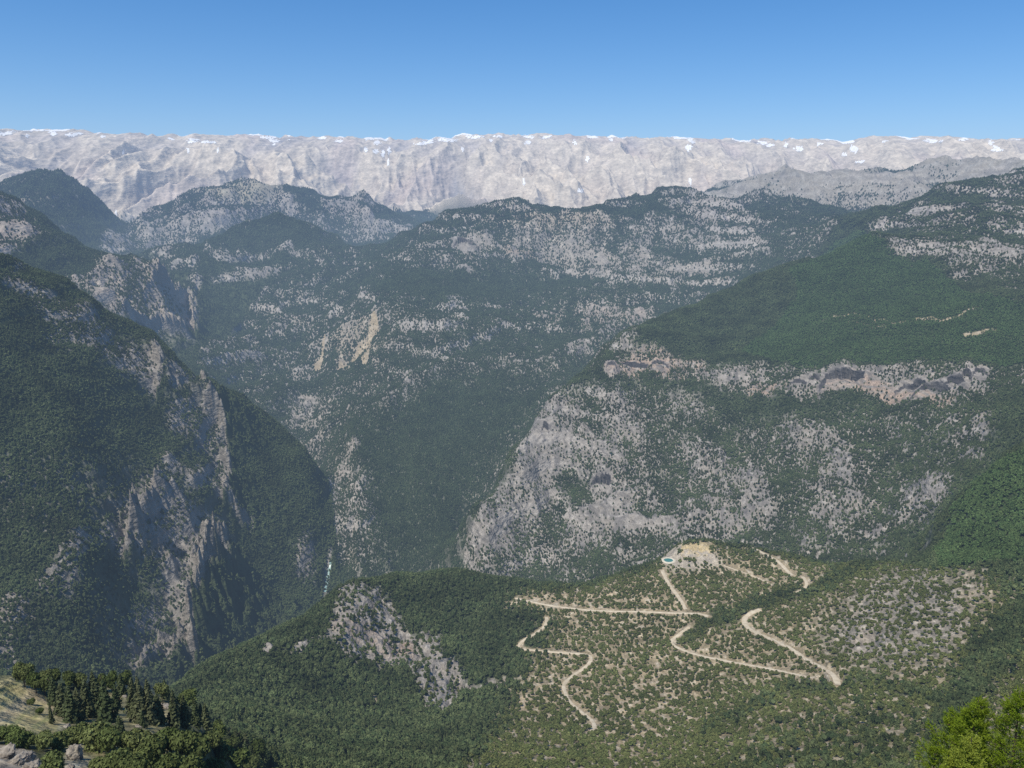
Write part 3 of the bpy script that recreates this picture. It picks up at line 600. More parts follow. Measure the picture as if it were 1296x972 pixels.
# ---- snow patches lying near the crest
SNOW = [(5,169,13,2.6),(33,172,4,2),(67,169.5,5,3),(92,170.5,12,2.6),(130,173,4,2),(216,176,5,1.8),(243,178.5,8,3.5),(262,180,10,2.2),(237,191,2.4,3.5),(275,191,2,3),(340,174,13,2.2),(346,178.5,7,2.5),(408,175,6,2),(428,179,6,2),
 (466,175,8,2.2),(477,180.5,5,3),(462,190,2.6,4),(475,192,4,3),(484,194,2.6,4),(492,191,2.6,4.5),(491,207,1.6,4.5),(537,181.5,13,2),(565,177.5,14,2.6),(592,174,4,2),(604,174,8,2.2),(629,173.2,9,1.8),(668,173.5,9,2),(691,174,8,1.8),(667,181,5,3),(727,181,2.6,4),(743,202,2.6,5),(734,241,5,3.5),(662,231,1.8,4.5),(585,190,2,3.4),(773,177,3,2),
 (875,178.5,5,3),(871,188,4.5,4.5),(873,232,2.4,5.5),(965,181.5,6,2.2),(974,184.5,6,2.2),(994,184,3,3.6),(1010,189.5,6,4),(1036,183.5,6,2.6),(1080,190,7,6),(1068,197,4.5,3),(1089,205.5,8,2),(1120,180,5,2),(1179,179,12,2.8),(1218,177,8,2.2),(1253,181,3.6,4),(1260,190,8,3.6),(1285,203,3.4,3.4),(146,270,1.6,6),(155,193,1.6,3),(1190,180,4,2),(620,178,3,2)]
su = perlin(X2 / 60, Y2 / 120, 51); sv = perlin(X2 / 28, Y2 / 70, 52)
vis6 = (REG == 6) & (TT >= CM - .0006)
for k, (c, r, w, h) in enumerate(SNOW):
    sk = .5 if w > h else -.0
    q = ((colF - c) / (w * .85)) ** 2 + ((rowF - r - .12 * (colF - c) * (k % 3 - 1)) / (h * .9)) ** 2 + 1.1 * su + .9 * sv
    m = vis6 & (q < 1)
    if m[:-1, :-1].sum() < 3: continue
    setp(sheet('snow_patch', m[:-1, :-1], 4.0, M_SNOW, False), kind='structure')
zc_ = np.where(CM[:, -1:] > 0, rowF, rowF); crow = np.where(REG == 6, rowF, 999).min(1, keepdims=True)
sn = vis6 & (((rowF - crow) < 1.7 + 3 * perlin(X2 / 500, Y2 / 500, 55)) & (perlin(X2 / 420, Y2 / 2600, 53) > .10)
     | (perlin(X2 / 160, Y2 / 460, 54) > .52 - .0) & (rowF < 186) & (CRE < -.1))
setp(sheet('snow_field', sn[:-1, :-1], 3.0, M_SNOW, False), kind='structure')
log('snow')

# ---- roads
for name, sp, zz, w in roadW:
    t = np.gradient(sp, axis=0); t /= np.linalg.norm(t, axis=1, keepdims=True); nn = np.stack([-t[:, 1], t[:, 0]], 1)
    wid = w * .6 * (1 + .08 * np.sin(np.arange(len(sp)) * .7) + .05 * np.sin(np.arange(len(sp)) * 1.9))
    rows = []
    for s_, dz in ((-1, -.25), (-.8, .03), (-.35, .10), (0, .14), (.35, .10), (.8, .03), (1, -.25)):
        rows.append(np.column_stack([sp + nn * (wid * s_)[:, None], zz + dz + .08]))
    v = np.stack(rows, 1).reshape(-1, 3); k = len(rows); n = len(sp)
    f = [(i*k+j, i*k+j+1, (i+1)*k+j+1, (i+1)*k+j) for i in range(n-1) for j in range(k-1)]
    f = np.array(f)[:, ::-1] if np.cross(v[f[0][1]] - v[f[0][0]], v[f[0][3]] - v[f[0][0]])[2] < 0 else f
    setp(link(name, mesh_np(name, v, f, M_DIRT, True)), kind='structure')

# ---- pond
pond = bpy.data.objects.new('pond', None); COL.objects.link(pond); pond.location = (POND[0], POND[1], PADZ)
setp(pond, 'small round green pond with a pale gravel rim on the cleared earth pad', 'pond')
def ring(rad, seg=64, wob_=.0):
    a = np.linspace(0, 2 * PI, seg, endpoint=False); return np.column_stack([np.cos(a) * rad * (1 + wob_ * np.sin(3 * a + 1)), np.sin(a) * rad * (1 + wob_ * np.sin(2 * a))])
v = []; prof = [(8.6, -.1), (9.2, .25), (10.2, .9), (12.2, 1.0), (14.8, -.4)]
for rad, z in prof: v += [(x, y, z) for x, y in ring(rad, 64, .03)]
f = [(k*64+i, (k+1)*64+i, (k+1)*64+(i+1) % 64, k*64+(i+1) % 64) for k in range(4) for i in range(64)]
link('rim', mesh_np('rim', v, f, M_RIM, True), pond)
v = [(x, y, .28) for x, y in ring(9.6, 64, .03)]
me = bpy.data.meshes.new('water'); me.from_pydata(v, [], [list(range(64))]); me.materials.append(M_WATER); link('water', me, pond)

# ---- river glimpsed in the gorge
g = [xy(c, r, 2200, 3100, TT) for c, r in [(419,712),(417,722),(415,732),(414,740),(411,750)]]
sp = np.array(spline(g, 8)); zz = zat(sp[:, 0], sp[:, 1]) + 1.6
t = np.gradient(sp, axis=0); t /= np.linalg.norm(t, axis=1, keepdims=True) + 1e-6; nn = np.stack([-t[:, 1], t[:, 0]], 1)
wid = 4.4 * (1 + .4 * np.sin(np.arange(len(sp)) * .9)); rows = [np.column_stack([sp + nn * (wid * s_)[:, None], np.maximum(zz, zat(*(sp + nn * (wid * s_)[:, None]).T) + .8)]) for s_ in (-1, 0, 1)]
v = np.stack(rows, 1).reshape(-1, 3); f = [(i*3+j, i*3+j+1, (i+1)*3+j+1, (i+1)*3+j) for i in range(len(sp)-1) for j in range(2)]
setp(link('river', mesh_np('river', v, f, M_RIVER, True)), kind='structure')

def tri_or_quad(name, parts, mat):
    me = bpy.data.meshes.new(name); vs = []; lp = []; st = []; o = 0; ls = 0
    for v, f in parts:
        f = np.asarray(f); vs.append(v); lp.append((f + o).ravel()); st.append(ls + np.arange(0, f.size, f.shape[1])); ls += f.size; o += len(v)
    v = np.concatenate(vs).astype(np.float32); lp = np.concatenate(lp).astype(np.int32); st = np.concatenate(st).astype(np.int32)
    me.vertices.add(len(v)); me.vertices.foreach_set('co', v.ravel()); me.loops.add(len(lp)); me.loops.foreach_set('vertex_index', lp)
    me.polygons.add(len(st)); me.polygons.foreach_set('loop_start', st); me.update(calc_edges=True); me.materials.append(mat); return me

# ------------------------------------------------------------------ tree shapes
def quads(pos, out, size, r, droop=.0, asp=1.0):
    """leaf clumps: two-triangle bent leaves facing roughly outwards"""
    n = len(pos); a = r.normal(size=(n, 3)); o = out + a * .55; o /= np.linalg.norm(o, axis=1, keepdims=True)
    t = np.cross(o, r.normal(size=(n, 3))); t /= np.linalg.norm(t, axis=1, keepdims=True); b = np.cross(o, t)
    s = (size * r.uniform(.6, 1.35, n))[:, None]
    p0 = pos - t * s - b * s * asp * .6; p1 = pos + t * s * .9 - b * s * asp * .5; p2 = pos + t * s * .7 + b * s * asp + o * s * .3; p3 = pos - t * s * .8 + b * s * asp * .8 - o * s * .2
    v = np.stack([p0, p1, p2, p3], 1).reshape(-1, 3); f = np.arange(4 * n).reshape(n, 4); return v, f
def ico(sub=1):
    import bmesh
    bm = bmesh.new(); bmesh.ops.create_icosphere(bm, subdivisions=sub, radius=1); bm.verts.ensure_lookup_table()
    v = np.array([x.co for x in bm.verts]); f = np.array([[q.index for q in p.verts] for p in bm.faces]); bm.free(); return v, f
ICO1 = ico(1); ICO2 = ico(2)
def merge(parts):
    vs = []; fs = []; o = 0
    for v, f in parts:
        f = np.asarray(f)
        if f.shape[1] == 3: f = np.column_stack([f, f[:, 2]])
        vs.append(v); fs.append(f + o); o += len(v)
    return np.concatenate(vs), np.concatenate(fs)
def crown_conifer(seed, n, R=.2, z0=.08, size=.035, core=True):
    """unit-height pointed crown"""
    r = np.random.default_rng(seed); parts = []
    h = 1 - np.sqrt(r.uniform(0, 1, n)) ; h = z0 + (1 - z0) * h ** .92
    whorl = .75 + .25 * np.cos(h * 2 * PI * 13); th = r.uniform(0, 2 * PI, n)
    lobe = 1 + .28 * np.sin(th * 3 + seed + h * 9) + .18 * np.sin(th * 5 - h * 15)
    rad = R * (1 - (h - z0) / (1 - z0)) ** .75 * whorl * lobe * r.uniform(.55, 1.05, n) + .008
    p = np.column_stack([np.cos(th) * rad, np.sin(th) * rad, h - rad * .25]); o = np.column_stack([np.cos(th), np.sin(th), np.full(n, .55)])
    parts.append(quads(p, o, size * (1.15 - .5 * h), r))
    if core:
        v, f = ICO1; v = v * np.array([R * .55, R * .55, .46]); v = v.copy(); k = (v[:, 2] + .46) / .92; v[:, :2] *= (1.25 - k * 1.05)[:, None]; v[:, 2] += z0 + .44; v += r.normal(size=v.shape) * .012; parts.append((v, f))
    return parts
def crown_round(seed, n, W=.42, z0=.18, size=.05, lobes=7, core=True):
    r = np.random.default_rng(seed); parts = []; per = n // lobes
    for k in range(lobes):
        a = r.uniform(0, 2 * PI); q = r.uniform(.15, .75) if k else 0; c = np.array([math.cos(a) * W * q * .8, math.sin(a) * W * q * .8, z0 + (1 - z0) * r.uniform(.32, .68) if k else .58])
        R_ = W * r.uniform(.42, .66) * (1.15 if k == 0 else 1); Rz = R_ * r.uniform(.65, .9)
        c[2] = min(c[2], 1 - Rz)
        d = r.normal(size=(per, 3)); d /= np.linalg.norm(d, axis=1, keepdims=True); d[:, 2] = np.where(d[:, 2] < -.35, -d[:, 2], d[:, 2])
        p = c + d * np.array([R_, R_, Rz]) * r.uniform(.75, 1.08, (per, 1)); parts.append(quads(p, d + np.array([0, 0, .2]), size, r))
        if core: v, f = ICO1; parts.append((c + v * np.array([R_, R_, Rz]) * .8 * r.uniform(.85, 1.1, (len(v), 1)), f))
    return parts
def tube(path, radii, seg=8):
    path = np.array(path, float); n = len(path); v = []
    for i in range(n):
        t = path[min(i+1, n-1)] - path[max(i-1, 0)]; t /= np.linalg.norm(t) + 1e-9
        u = np.cross(t, [0, 1, 0.1]); u /= np.linalg.norm(u); w = np.cross(t, u)
        for k in range(seg): a = 2 * PI * k / seg; v.append(path[i] + (u * math.cos(a) + w * math.sin(a)) * radii[i])
    f = [(i*seg+k, i*seg+(k+1) % seg, (i+1)*seg+(k+1) % seg, (i+1)*seg+k) for i in range(n-1) for k in range(seg)]
    return np.array(v), np.array(f)
def trunk_parts(seed, top=.8, r0=.018, limbs=7, spread=.16):
    r = np.random.default_rng(seed + 500); parts = []
    path = [(r.normal() * .008 * k, r.normal() * .008 * k, -.05 + (top + .05) * k / 6) for k in range(7)]; parts.append(tube(path, [r0 * (1.25 - k / 6.5) for k in range(7)], 7))
    for k in range(limbs):
        z = top * (.3 + .6 * k / limbs); a = r.uniform(0, 2 * PI); L_ = spread * (1.2 - z)
        parts.append(tube([(0, 0, z), (math.cos(a) * L_ * .5, math.sin(a) * L_ * .5, z + .04), (math.cos(a) * L_, math.sin(a) * L_, z + .09)], [r0 * .45, r0 * .3, r0 * .12], 5))
    return parts
log('tree shapes')

# ------------------------------------------------------------------ where trees stand
cA = slice(0, NA - 1); cB = slice(0, NL - 1)
cx_, cy_ = colF, rowF
ex = X2[1:, :-1] - X2[:-1, :-1]; ey = Y2[1:, :-1] - Y2[:-1, :-1]; fx = X2[:-1, 1:] - X2[:-1, :-1]; fy = Y2[:-1, 1:] - Y2[:-1, :-1]
warea = np.abs(ex * fy - ey * fx)
dc = d2[:-1, :-1]; D = V['dens'][:-1, :-1].copy()
cl = perlin(X2 / (14 + d2 * .006), Y2 / (30 + d2 * .016), 31)[:-1, :-1] * .9 + perlin(X2 / (40 + d2 * .02), Y2 / (90 + d2 * .05), 32)[:-1, :-1] * .7
mid = np.clip(4 * D * (1 - D), 0, 1)
hill = ((REG >= 2) & (REG <= 5) & (V['soil'] < .4))[:-1, :-1] * np.clip(V['rock'][:-1, :-1] * 1.3, 0, 1)
D = D + hill * np.clip(mid + .25, 0, 1) * (-.38 * np.clip(SPUR[:-1, :-1], -1.1, 1.1) - np.where(REG[:-1, :-1] == 4, .24, .34) * BED[:-1, :-1] + np.where(REG[:-1, :-1] == 4, .28, .25))
cl1 = perlin(X2 / 9, Y2 / 16, 36)[:-1, :-1] * 1.2 + cl * .35
cl = np.where(REG[:-1, :-1] == 1, cl1, cl)
D = np.clip(D + .36 * cl * np.maximum(mid, .0), 0, .955)
G = np.maximum(1, (dc / 3000.0)) ** .62
scr = V['scrub'][:-1, :-1]
A_eff = (62 * (1 - scr) + 44 * scr) * G ** 2
lam = -np.log(1 - D) / A_eff
# steep rock carries fewer trees
nz = NRM[:-1, :-1, 2]; lam *= sstep(.28, .55, nz)
frame = (cx_[:-1, :-1] > -110) & (cx_[:-1, :-1] < 1410) & (rowF[:-1, :-1] < 1030)
vis = VIS[:-1, :-1] & frame & ((dc > 480) | ((dc > 290) & (cm[:-1, :-1] > 262))) & (dc < 12800)
lam = np.where(vis, lam, 0) * warea
rm = ROADM.copy(); rm[:, :-1] = np.minimum(rm[:, :-1], ROADM[:, 1:] + .8); rm[:, :-2] = np.minimum(rm[:, :-2], ROADM[:, 2:] + 1.4)
lam *= rm[:-1, :-1] > 2.2
nper = rng.poisson(lam); I, J = np.nonzero(nper); rep = nper[I, J]; I = np.repeat(I, rep); J = np.repeat(J, rep)
fu = rng.random(len(I)); fv = rng.random(len(I))
ta = AZ[I] + (AZ[I+1] - AZ[I]) * fu; tl = LN[J] + (LN[J+1] - LN[J]) * fv; td = np.exp(tl)
tx = np.sin(ta) * td; ty = np.cos(ta) * td; tz = zat(tx, ty)
treg = REG[I, J]; tscr = V['scrub'][I, J] > rng.random(len(I)) * .9 + .05; tg = G[I, J]; tlight = V['light'][I, J]
th_ = rng.uniform(6.0, 11.5, len(I)) * tg; th_ = np.where(tscr, rng.uniform(2.6, 6.2, len(I)), th_); th_ = np.where(tlight > .7, th_ * .8, th_)
tw_ = rng.uniform(.85, 1.25, len(I)) * np.where(tg > 1.3, 1.25, 1)
trock = V['rock'][I, J]; th_ = np.where((trock > .5) & ~tscr, th_ * .9, th_)
log('trees', len(I), 'scrub', int(tscr.sum()))

CONIFER = 'conifers standing on the ledge and the wooded slope below it'
# -- individually built trees
def proto(kind, seed):
    if kind == 'conifer': return (tri_or_quad('crown', crown_conifer(seed, 1500, .2, .07, .030), M_CON), tri_or_quad('trunk', trunk_parts(seed, .9, .014), M_BARK))
    if kind == 'bush': return (tri_or_quad('crown', crown_round(seed, 1500, .62, -.08, .05, 10), M_RND), tri_or_quad('stems', trunk_parts(seed, .5, .02, 6, .3), M_BARK))
    if kind == 'slope': return (tri_or_quad('crown', crown_conifer(seed, 420, .27, .12, .055), M_PINE), tri_or_quad('trunk', trunk_parts(seed, .7, .016, 3), M_BARK))
    return (tri_or_quad('crown', crown_round(seed, 1500, .5, .1, .042, 9), M_RND), tri_or_quad('trunk', trunk_parts(seed, .6, .03, 6, .3), M_BARK))
PR = {k: [proto(k, s + 11 * i) for i in range(5)] for s, k in ((1, 'conifer'), (3, 'slope'), (5, 'round'), (7, 'bush'))}
def tree(name, kind, var, loc, h, wid, rz, label, cat, group):
    e = bpy.data.objects.new(name, None); COL.objects.link(e); e.location = loc; e.rotation_euler = (0, 0, rz); e.scale = (h * wid, h * wid, h); e.empty_display_size = .1
    setp(e, label, cat, group)
    for nm, me in zip(('crown', 'trunk'), PR[kind][var % 5]): link(nm, me, e)
    return e
LEDGE = [ # col, row of the foot, height in picture rows, kind, width, label
 (32,871,36,'round',.75,'rounded dark pine at the top left edge of the dry meadow'), (46,878,30,'round',.8,None), (58,884,30,'round',.8,None),
 (70,893,36,'conifer',1.2,None), (81,907,42,'conifer',1.35,'broad greyish conifer beside the bare earth bank'), (92,915,46,'conifer',1.2,None), (101,913,42,'conifer',1.1,None), (112,909,50,'conifer',1.1,None),
 (125,906,50,'conifer',1.1,None), (136,915,54,'conifer',1.15,'tallest conifer left of the grassy gap between the ledge trees'), (148,899,32,'conifer',1.1,'short conifer at the back of the grassy gap'),
 (171,909,52,'conifer',1.0,'slim dark conifer right of the grassy gap'), (180,916,50,'conifer',1.15,None), (191,918,46,'conifer',1.25,None), (202,917,40,'conifer',1.2,None),
 (206,891,27,'round',.8,'dark rounded tree above the pale rubble patch on the ledge'), (222,921,46,'conifer',1.0,None), (235,921,42,'conifer',1.1,None), (249,922,38,'conifer',1.1,None), (262,928,36,'conifer',1.2,None),
 (90,872,24,'round',.8,None), (104,874,22,'round',.9,None), (119,876,26,'conifer',1.3,None), (131,876,26,'round',.8,None), (142,878,27,'round',.8,None), (155,882,28,'conifer',1.3,None), (165,886,30,'conifer',1.2,None), (176,888,32,'conifer',1.2,None), (188,890,30,'conifer',1.2,None), (72,868,20,'round',.9,None), (158,872,24,'round',.8,None),(60,866,18,'round',.9,None),
 (66,918,30,'conifer',.55,'thin lone young tree on the bare earth bank'), (50,905,8,'round',1.2,None), (40,893,8,'round',1.2,None),
 (276,932,30,'round',.8,None), (288,940,32,'conifer',1.2,None), (300,945,30,'conifer',1.1,None), (312,950,34,'conifer',1.2,None), (325,955,30,'round',.8,None),
 (8,944,22,'round',1.3,'low dark bush above the left rock outcrop'), (24,946,22,'round',1.2,None), (37,948,18,'round',1.2,None), (60,952,24,'round',1.1,None), (75,950,22,'round',1.1,None), (90,942,20,'round',1.2,None), (107,943,28,'round',1.0,None),
 (124,950,36,'round',1.0,'large olive bush right of the pale boulder'), (142,956,34,'round',1.0,None), (153,932,26,'conifer',1.4,None), (162,948,22,'round',1.1,None), (178,958,36,'round',1.0,None), (197,968,38,'round',1.0,None), (213,956,32,'round',1.0,None),
 (232,964,34,'round',1.0,None), (251,972,38,'round',1.0,None), (268,956,28,'round',1.0,None), (283,970,32,'round',1.0,None), (70,982,30,'round',1.0,None), (150,986,36,'round',1.0,None), (172,990,34,'round',1.0,None), (215,992,36,'round',1.0,None), (240,994,34,'round',1.0,None), (300,978,30,'round',1.0,None), (128,982,26,'round',1.1,None),(270,992,30,'round',1,None),(320,985,28,'round',1,None),(345,975,26,'conifer',1.2,None),(362,985,24,'conifer',1.2,None)]
PLAIN = {'conifer': 'dark pointed conifer among the close cluster on the ledge', 'round': 'rounded olive green bush among the thicket on the lower ledge'}
EXTRA = []
lr = np.random.default_rng(5)
for k in range(10):
    c = lr.uniform(60, 330); r = lr.uniform(868, 935); EXTRA.append((c, r, lr.uniform(18, 27), 'conifer' if lr.random() < .6 else 'round', lr.uniform(.9, 1.3), None))
for c, r, hp, kind, wd, lab in LEDGE + EXTRA:
    if lab is None and (146 < c < 168 and 885 < r < 925 or 198 < c < 216 and 890 < r < 912): continue
    a, l = hit(c, r, 170, 470, TT); d = math.exp(l)
    if c > 330 or d > 420 and False: pass
    x, y = math.sin(a) * d, math.cos(a) * d; z = float(zat(x, y)); sl_ = math.hypot(d, z); h = hp * sl_ / F / (d / sl_) * .98
    h = min(h * (.84 if kind == 'conifer' else .8), 17); k = int(lr.integers(0, 5))
    cat = 'tree' if kind == 'conifer' or hp > 24 and r < 925 else 'bush'
    nm = 'conifer' if kind == 'conifer' else ('round_tree' if cat == 'tree' else 'olive_bush')
    lb = lab or ({'conifer': PLAIN['conifer'], 'round_tree': 'rounded green tree in the close cluster on the ledge', 'olive_bush': PLAIN['round']}[nm])
    if nm == 'olive_bush': kind = 'bush'
    tree(nm, kind, k, (x, y, z), h, wd * (.86 if kind == 'conifer' else .78), lr.uniform(0, 6.28), lb, cat, {'conifer': 'dark conifers on the ledge', 'round_tree': 'rounded trees on the ledge', 'olive_bush': 'bushes on the lower ledge'}[nm])
# -- the nearest trees of the wooded slope, one by one
cT, rT = sight(ta, tz / td)
inview = (cT > -5) & (cT < 1301) & (rT < 990)
size_ = np.where(inview, th_ / td, 0); order = np.argsort(-size_)[:190]
single = np.zeros(len(I), bool); single[order] = True
for q in order:
    if tscr[q]:
        tree('shrub', 'bush', int(q), (tx[q], ty[q], tz[q]), th_[q], tw_[q] * 1.1, ta[q] * 99, 'small green shrub on the wooded slope along the bottom of the view', 'shrub', 'shrubs on the near wooded slope')
    else:
        tree('pine_tree', 'slope', int(q), (tx[q], ty[q], tz[q]), th_[q], tw_[q], ta[q] * 99, 'green pine on the wooded slope along the bottom of the view', 'tree', 'pines on the near wooded slope')
log('single trees')

# -- the rest of the forest: one object per kind of cover, trees placed by geometry nodes
def forest(name, sel, variants, shrink=1.0):
    n = int(sel.sum())
    if not n: return
    me = bpy.data.meshes.new(name); me.vertices.add(n); me.vertices.foreach_set('co', np.column_stack([tx[sel], ty[sel], tz[sel] - .25]).astype(np.float32).ravel())
    a = me.attributes.new('size', 'FLOAT_VECTOR', 'POINT'); h = th_[sel] * shrink; w = h * tw_[sel]; a.data.foreach_set('vector', np.column_stack([w, w, h]).astype(np.float32).ravel())
    a = me.attributes.new('turn', 'FLOAT_VECTOR', 'POINT'); tr = rng.uniform(0, 2 * PI, n); tl_ = rng.normal(0, .06, (n, 2)); a.data.foreach_set('vector', np.column_stack([tl_, tr]).astype(np.float32).ravel())
    a = me.attributes.new('pick', 'INT', 'POINT'); a.data.foreach_set('value', rng.integers(0, len(variants), n).astype(np.int32))
    o = link(name, me); ng = bpy.data.node_groups.new(name, 'GeometryNodeTree'); ng.interface.new_socket('Geometry', in_out='INPUT', socket_type='NodeSocketGeometry'); ng.interface.new_socket('Geometry', in_out='OUTPUT', socket_type='NodeSocketGeometry')
    N = ng.nodes.new; L = ng.links.new; gi = N('NodeGroupInput'); go = N('NodeGroupOutput'); iop = N('GeometryNodeInstanceOnPoints'); jg = N('GeometryNodeJoinGeometry')
    for k, pm_ in enumerate(variants):
        ob = bpy.data.objects.new('tree_shape', pm_); oi = N('GeometryNodeObjectInfo'); oi.inputs['Object'].default_value = ob; oi.inputs['As Instance'].default_value = True; L(oi.outputs['Geometry'], jg.inputs[0])
    def at(nm, ty_):
        q = N('GeometryNodeInputNamedAttribute'); q.data_type = ty_; q.inputs['Name'].default_value = nm; return q.outputs['Attribute']
    m2p = N('GeometryNodeMeshToPoints'); L(gi.outputs[0], m2p.inputs[0])
    L(m2p.outputs[0], iop.inputs['Points']); L(jg.outputs[0], iop.inputs['Instance']); iop.inputs['Pick Instance'].default_value = True
    L(at('pick', 'INT'), iop.inputs['Instance Index']); L(at('size', 'FLOAT_VECTOR'), iop.inputs['Scale'])
    L(at('turn', 'FLOAT_VECTOR'), iop.inputs['Rotation']); L(iop.outputs[0], go.inputs[0])
    md = o.modifiers.new('trees', 'NODES'); md.node_group = ng
    setp(o, kind='stuff'); return o
def lab(o, label, cat):
    if o: setp(o, label, cat)
vp = [tri_or_quad('pine', crown_conifer(40 + k, 130, .30, .12, .085), M_PINE) for k in range(4)] + [tri_or_quad('pine', crown_round(60 + k, 120, .36, .1, .10, 4), M_PINE) for k in range(3)]
vs = [tri_or_quad('scrub', crown_round(80 + k, 90, .55, .0, .13, 4), M_SCRUB) for k in range(5)]
vf = [tri_or_quad('far_tree', crown_conifer(90 + k, 46, .30, .05, .13), M_FAR) for k in range(4)]
rest = ~single
yg = (tlight > .5) & (treg == 3)
vy = [tri_or_quad('young_tree', crown_round(120 + k, 70, .40, .05, .13, 3), M_YOUNG) for k in range(4)]
lab(forest('young_forest', rest & ~tscr & yg, vy), 'smooth lighter green young forest on the cone shaped hill at the right', 'forest')
lab(forest('pine_forest', rest & ~tscr & (treg <= 3) & ~yg, vp), 'dense dark pine forest covering the near slopes and mountainsides', 'forest')
lab(forest('scrub', rest & tscr, vs), 'green scrub dotted over the tan plateau around the dirt roads', 'scrub')
lab(forest('distant_forest', rest & ~tscr & (treg > 3), vf), 'dark forest on the hills beyond the gorge', 'forest')
log('forest')

# ------------------------------------------------------------------ young trees beside the lookout
def fresh_tree(name, c, r, d, H, R_, seed, label, mat, pale=False, nshoot=9500):
    r_ = np.random.default_rng(seed); az, t = bearing(c, r); x, y = math.sin(az) * d, math.cos(az) * d; ztop = t * d; z0 = ztop - H
    e = bpy.data.objects.new(name, None); COL.objects.link(e); e.location = (x, y, z0); setp(e, label, 'tree')
    tp = []; vs_, fs_ = [], []
    lean = np.array([r_.normal() * .03, r_.normal() * .03]); zs = np.linspace(-.8, H, 12)
    cen = lambda z: np.array([lean[0] * z + .05 * math.sin(z * 1.7 + seed), lean[1] * z + .05 * math.cos(z * 1.3), z])
    tp.append(tube([cen(z) for z in zs], [.085 * (1 - .93 * (k / 11)) for k in range(12)], 9))
    P_, O_ = [], []
    nb = int(H * 15)
    for k in range(nb):
        f_ = k / nb; z = H * (.1 + .88 * f_); L_ = R_ * (1 - f_) ** .78 * r_.uniform(.55, 1.12) + .10; a = k * 2.399 + r_.normal() * .3
        b0 = cen(z); dr = np.array([math.cos(a), math.sin(a), 0]); up = r_.uniform(.25, .7) * L_
        pts = [b0 + dr * L_ * s + np.array([0, 0, up * s ** 1.5]) for s in (0, .35, .7, 1)]
        tp.append(tube(pts, [.022 * (1.2 - f_), .015 * (1.2 - f_), .009, .004], 5))
        m = max(6, int(nshoot / nb * (.4 + L_ / R_)))
        s = r_.uniform(.06, 1, m) ** .8; base = b0 + dr * (L_ * s)[:, None] + np.array([0, 0, 1]) * (up * s ** 1.5)[:, None]
        side = np.cross(dr, [0, 0, 1]); off = r_.normal(0, .28, m) * L_ * (1.1 - s); base = base + side * off[:, None] + np.array([0, 0, 1]) * (r_.normal(0, .05, m) + .02)[:, None] * (1 + L_ * .6)
        P_.append(base); O_.append(dr * .7 + side * np.sign(off)[:, None] * .5 + np.array([0, 0, .55]) + r_.normal(0, .3, (m, 3)))
    top = cen(H); P_.append(top + r_.normal(0, .03, (30, 3)) - np.array([0, 0, 1]) * r_.uniform(0, .5, (30, 1))); O_.append(r_.normal(0, .35, (30, 3)) + np.array([0, 0, 1]))
    P_ = np.concatenate(P_); O_ = np.concatenate(O_); O_ /= np.linalg.norm(O_, axis=1, keepdims=True); n = len(P_)
    NB = 11; Pn = np.repeat(P_, NB, 0); On = np.repeat(O_, NB, 0); m = len(Pn); s = np.tile(np.linspace(0, 1, NB), n)
    LS = .085; Pn = Pn + On * (s * LS)[:, None]
    dn = On * .6 + r_.normal(0, .75, (m, 3)); dn /= np.linalg.norm(dn, axis=1, keepdims=True); ln_ = r_.uniform(.022, .045, m)[:, None]
    wv = np.cross(dn, r_.normal(size=(m, 3))); wv /= np.linalg.norm(wv, axis=1, keepdims=True); wv *= .0062
    v = np.stack([Pn - wv, Pn + wv, Pn + dn * ln_ + wv * .3], 1).reshape(-1, 3); f = np.arange(3 * m).reshape(m, 3)
    link('needles', tri_or_quad('needles', [(v, f)], mat), e); link('trunk', tri_or_quad('trunk', tp, M_BARK), e)
    return e
fresh_tree('young_cedar', 1180, 882, 17, 6.0, 1.5, 3, 'bright green young tree with a thin pointed top, left one near the bottom right corner', M_FRESH)
fresh_tree('young_cedar', 1253, 876, 16.5, 6.0, 1.15, 8, 'bushy bright green tree with a blunt top near the right edge of the view', M_FRESH)
fresh_tree('young_cedar', 1300, 882, 16, 6.0, 1.5, 12, 'bright green tree cut off by the right edge of the view', M_FRESH)
fresh_tree('young_cedar', 1224, 938, 15.2, 4.6, 1.2, 17, 'low pale yellow-green young tree between the two taller bright ones', M_FRESH2)
log('young trees')

# ------------------------------------------------------------------ boulders on the ledge
def boulder(seed, sub=5):
    v, f = ico(sub); r = np.random.default_rng(seed); v = v.copy()
    for k in range(16):
        n = r.normal(size=3); n /= np.linalg.norm(n); d = r.uniform(.45, .8); s = v @ n; v -= np.outer(np.maximum(s - d, 0), n) * .95
    x = perlin(v[:, 0] * 2.5 + 9 * seed, v[:, 1] * 2.5 + v[:, 2] * 2, 5) + .5 * perlin(v[:, 0] * 7 + seed, v[:, 1] * 6 + v[:, 2] * 7, 6) + .3 * perlin(v[:, 0] * 16 + seed, v[:, 1] * 15 + v[:, 2] * 14, 8)
    q = np.abs(perlin(v[:, 0] * 1.9 + seed, v[:, 2] * 3.1 + v[:, 1], 9)); w_ = np.abs(perlin(v[:, 1] * 2.4 - seed, v[:, 2] * 1.6 - v[:, 0] * 2, 10))
    cr = np.exp(-q * 22) + .8 * np.exp(-w_ * 22)
    return v * (1 + .22 * x - .13 * cr)[:, None], f
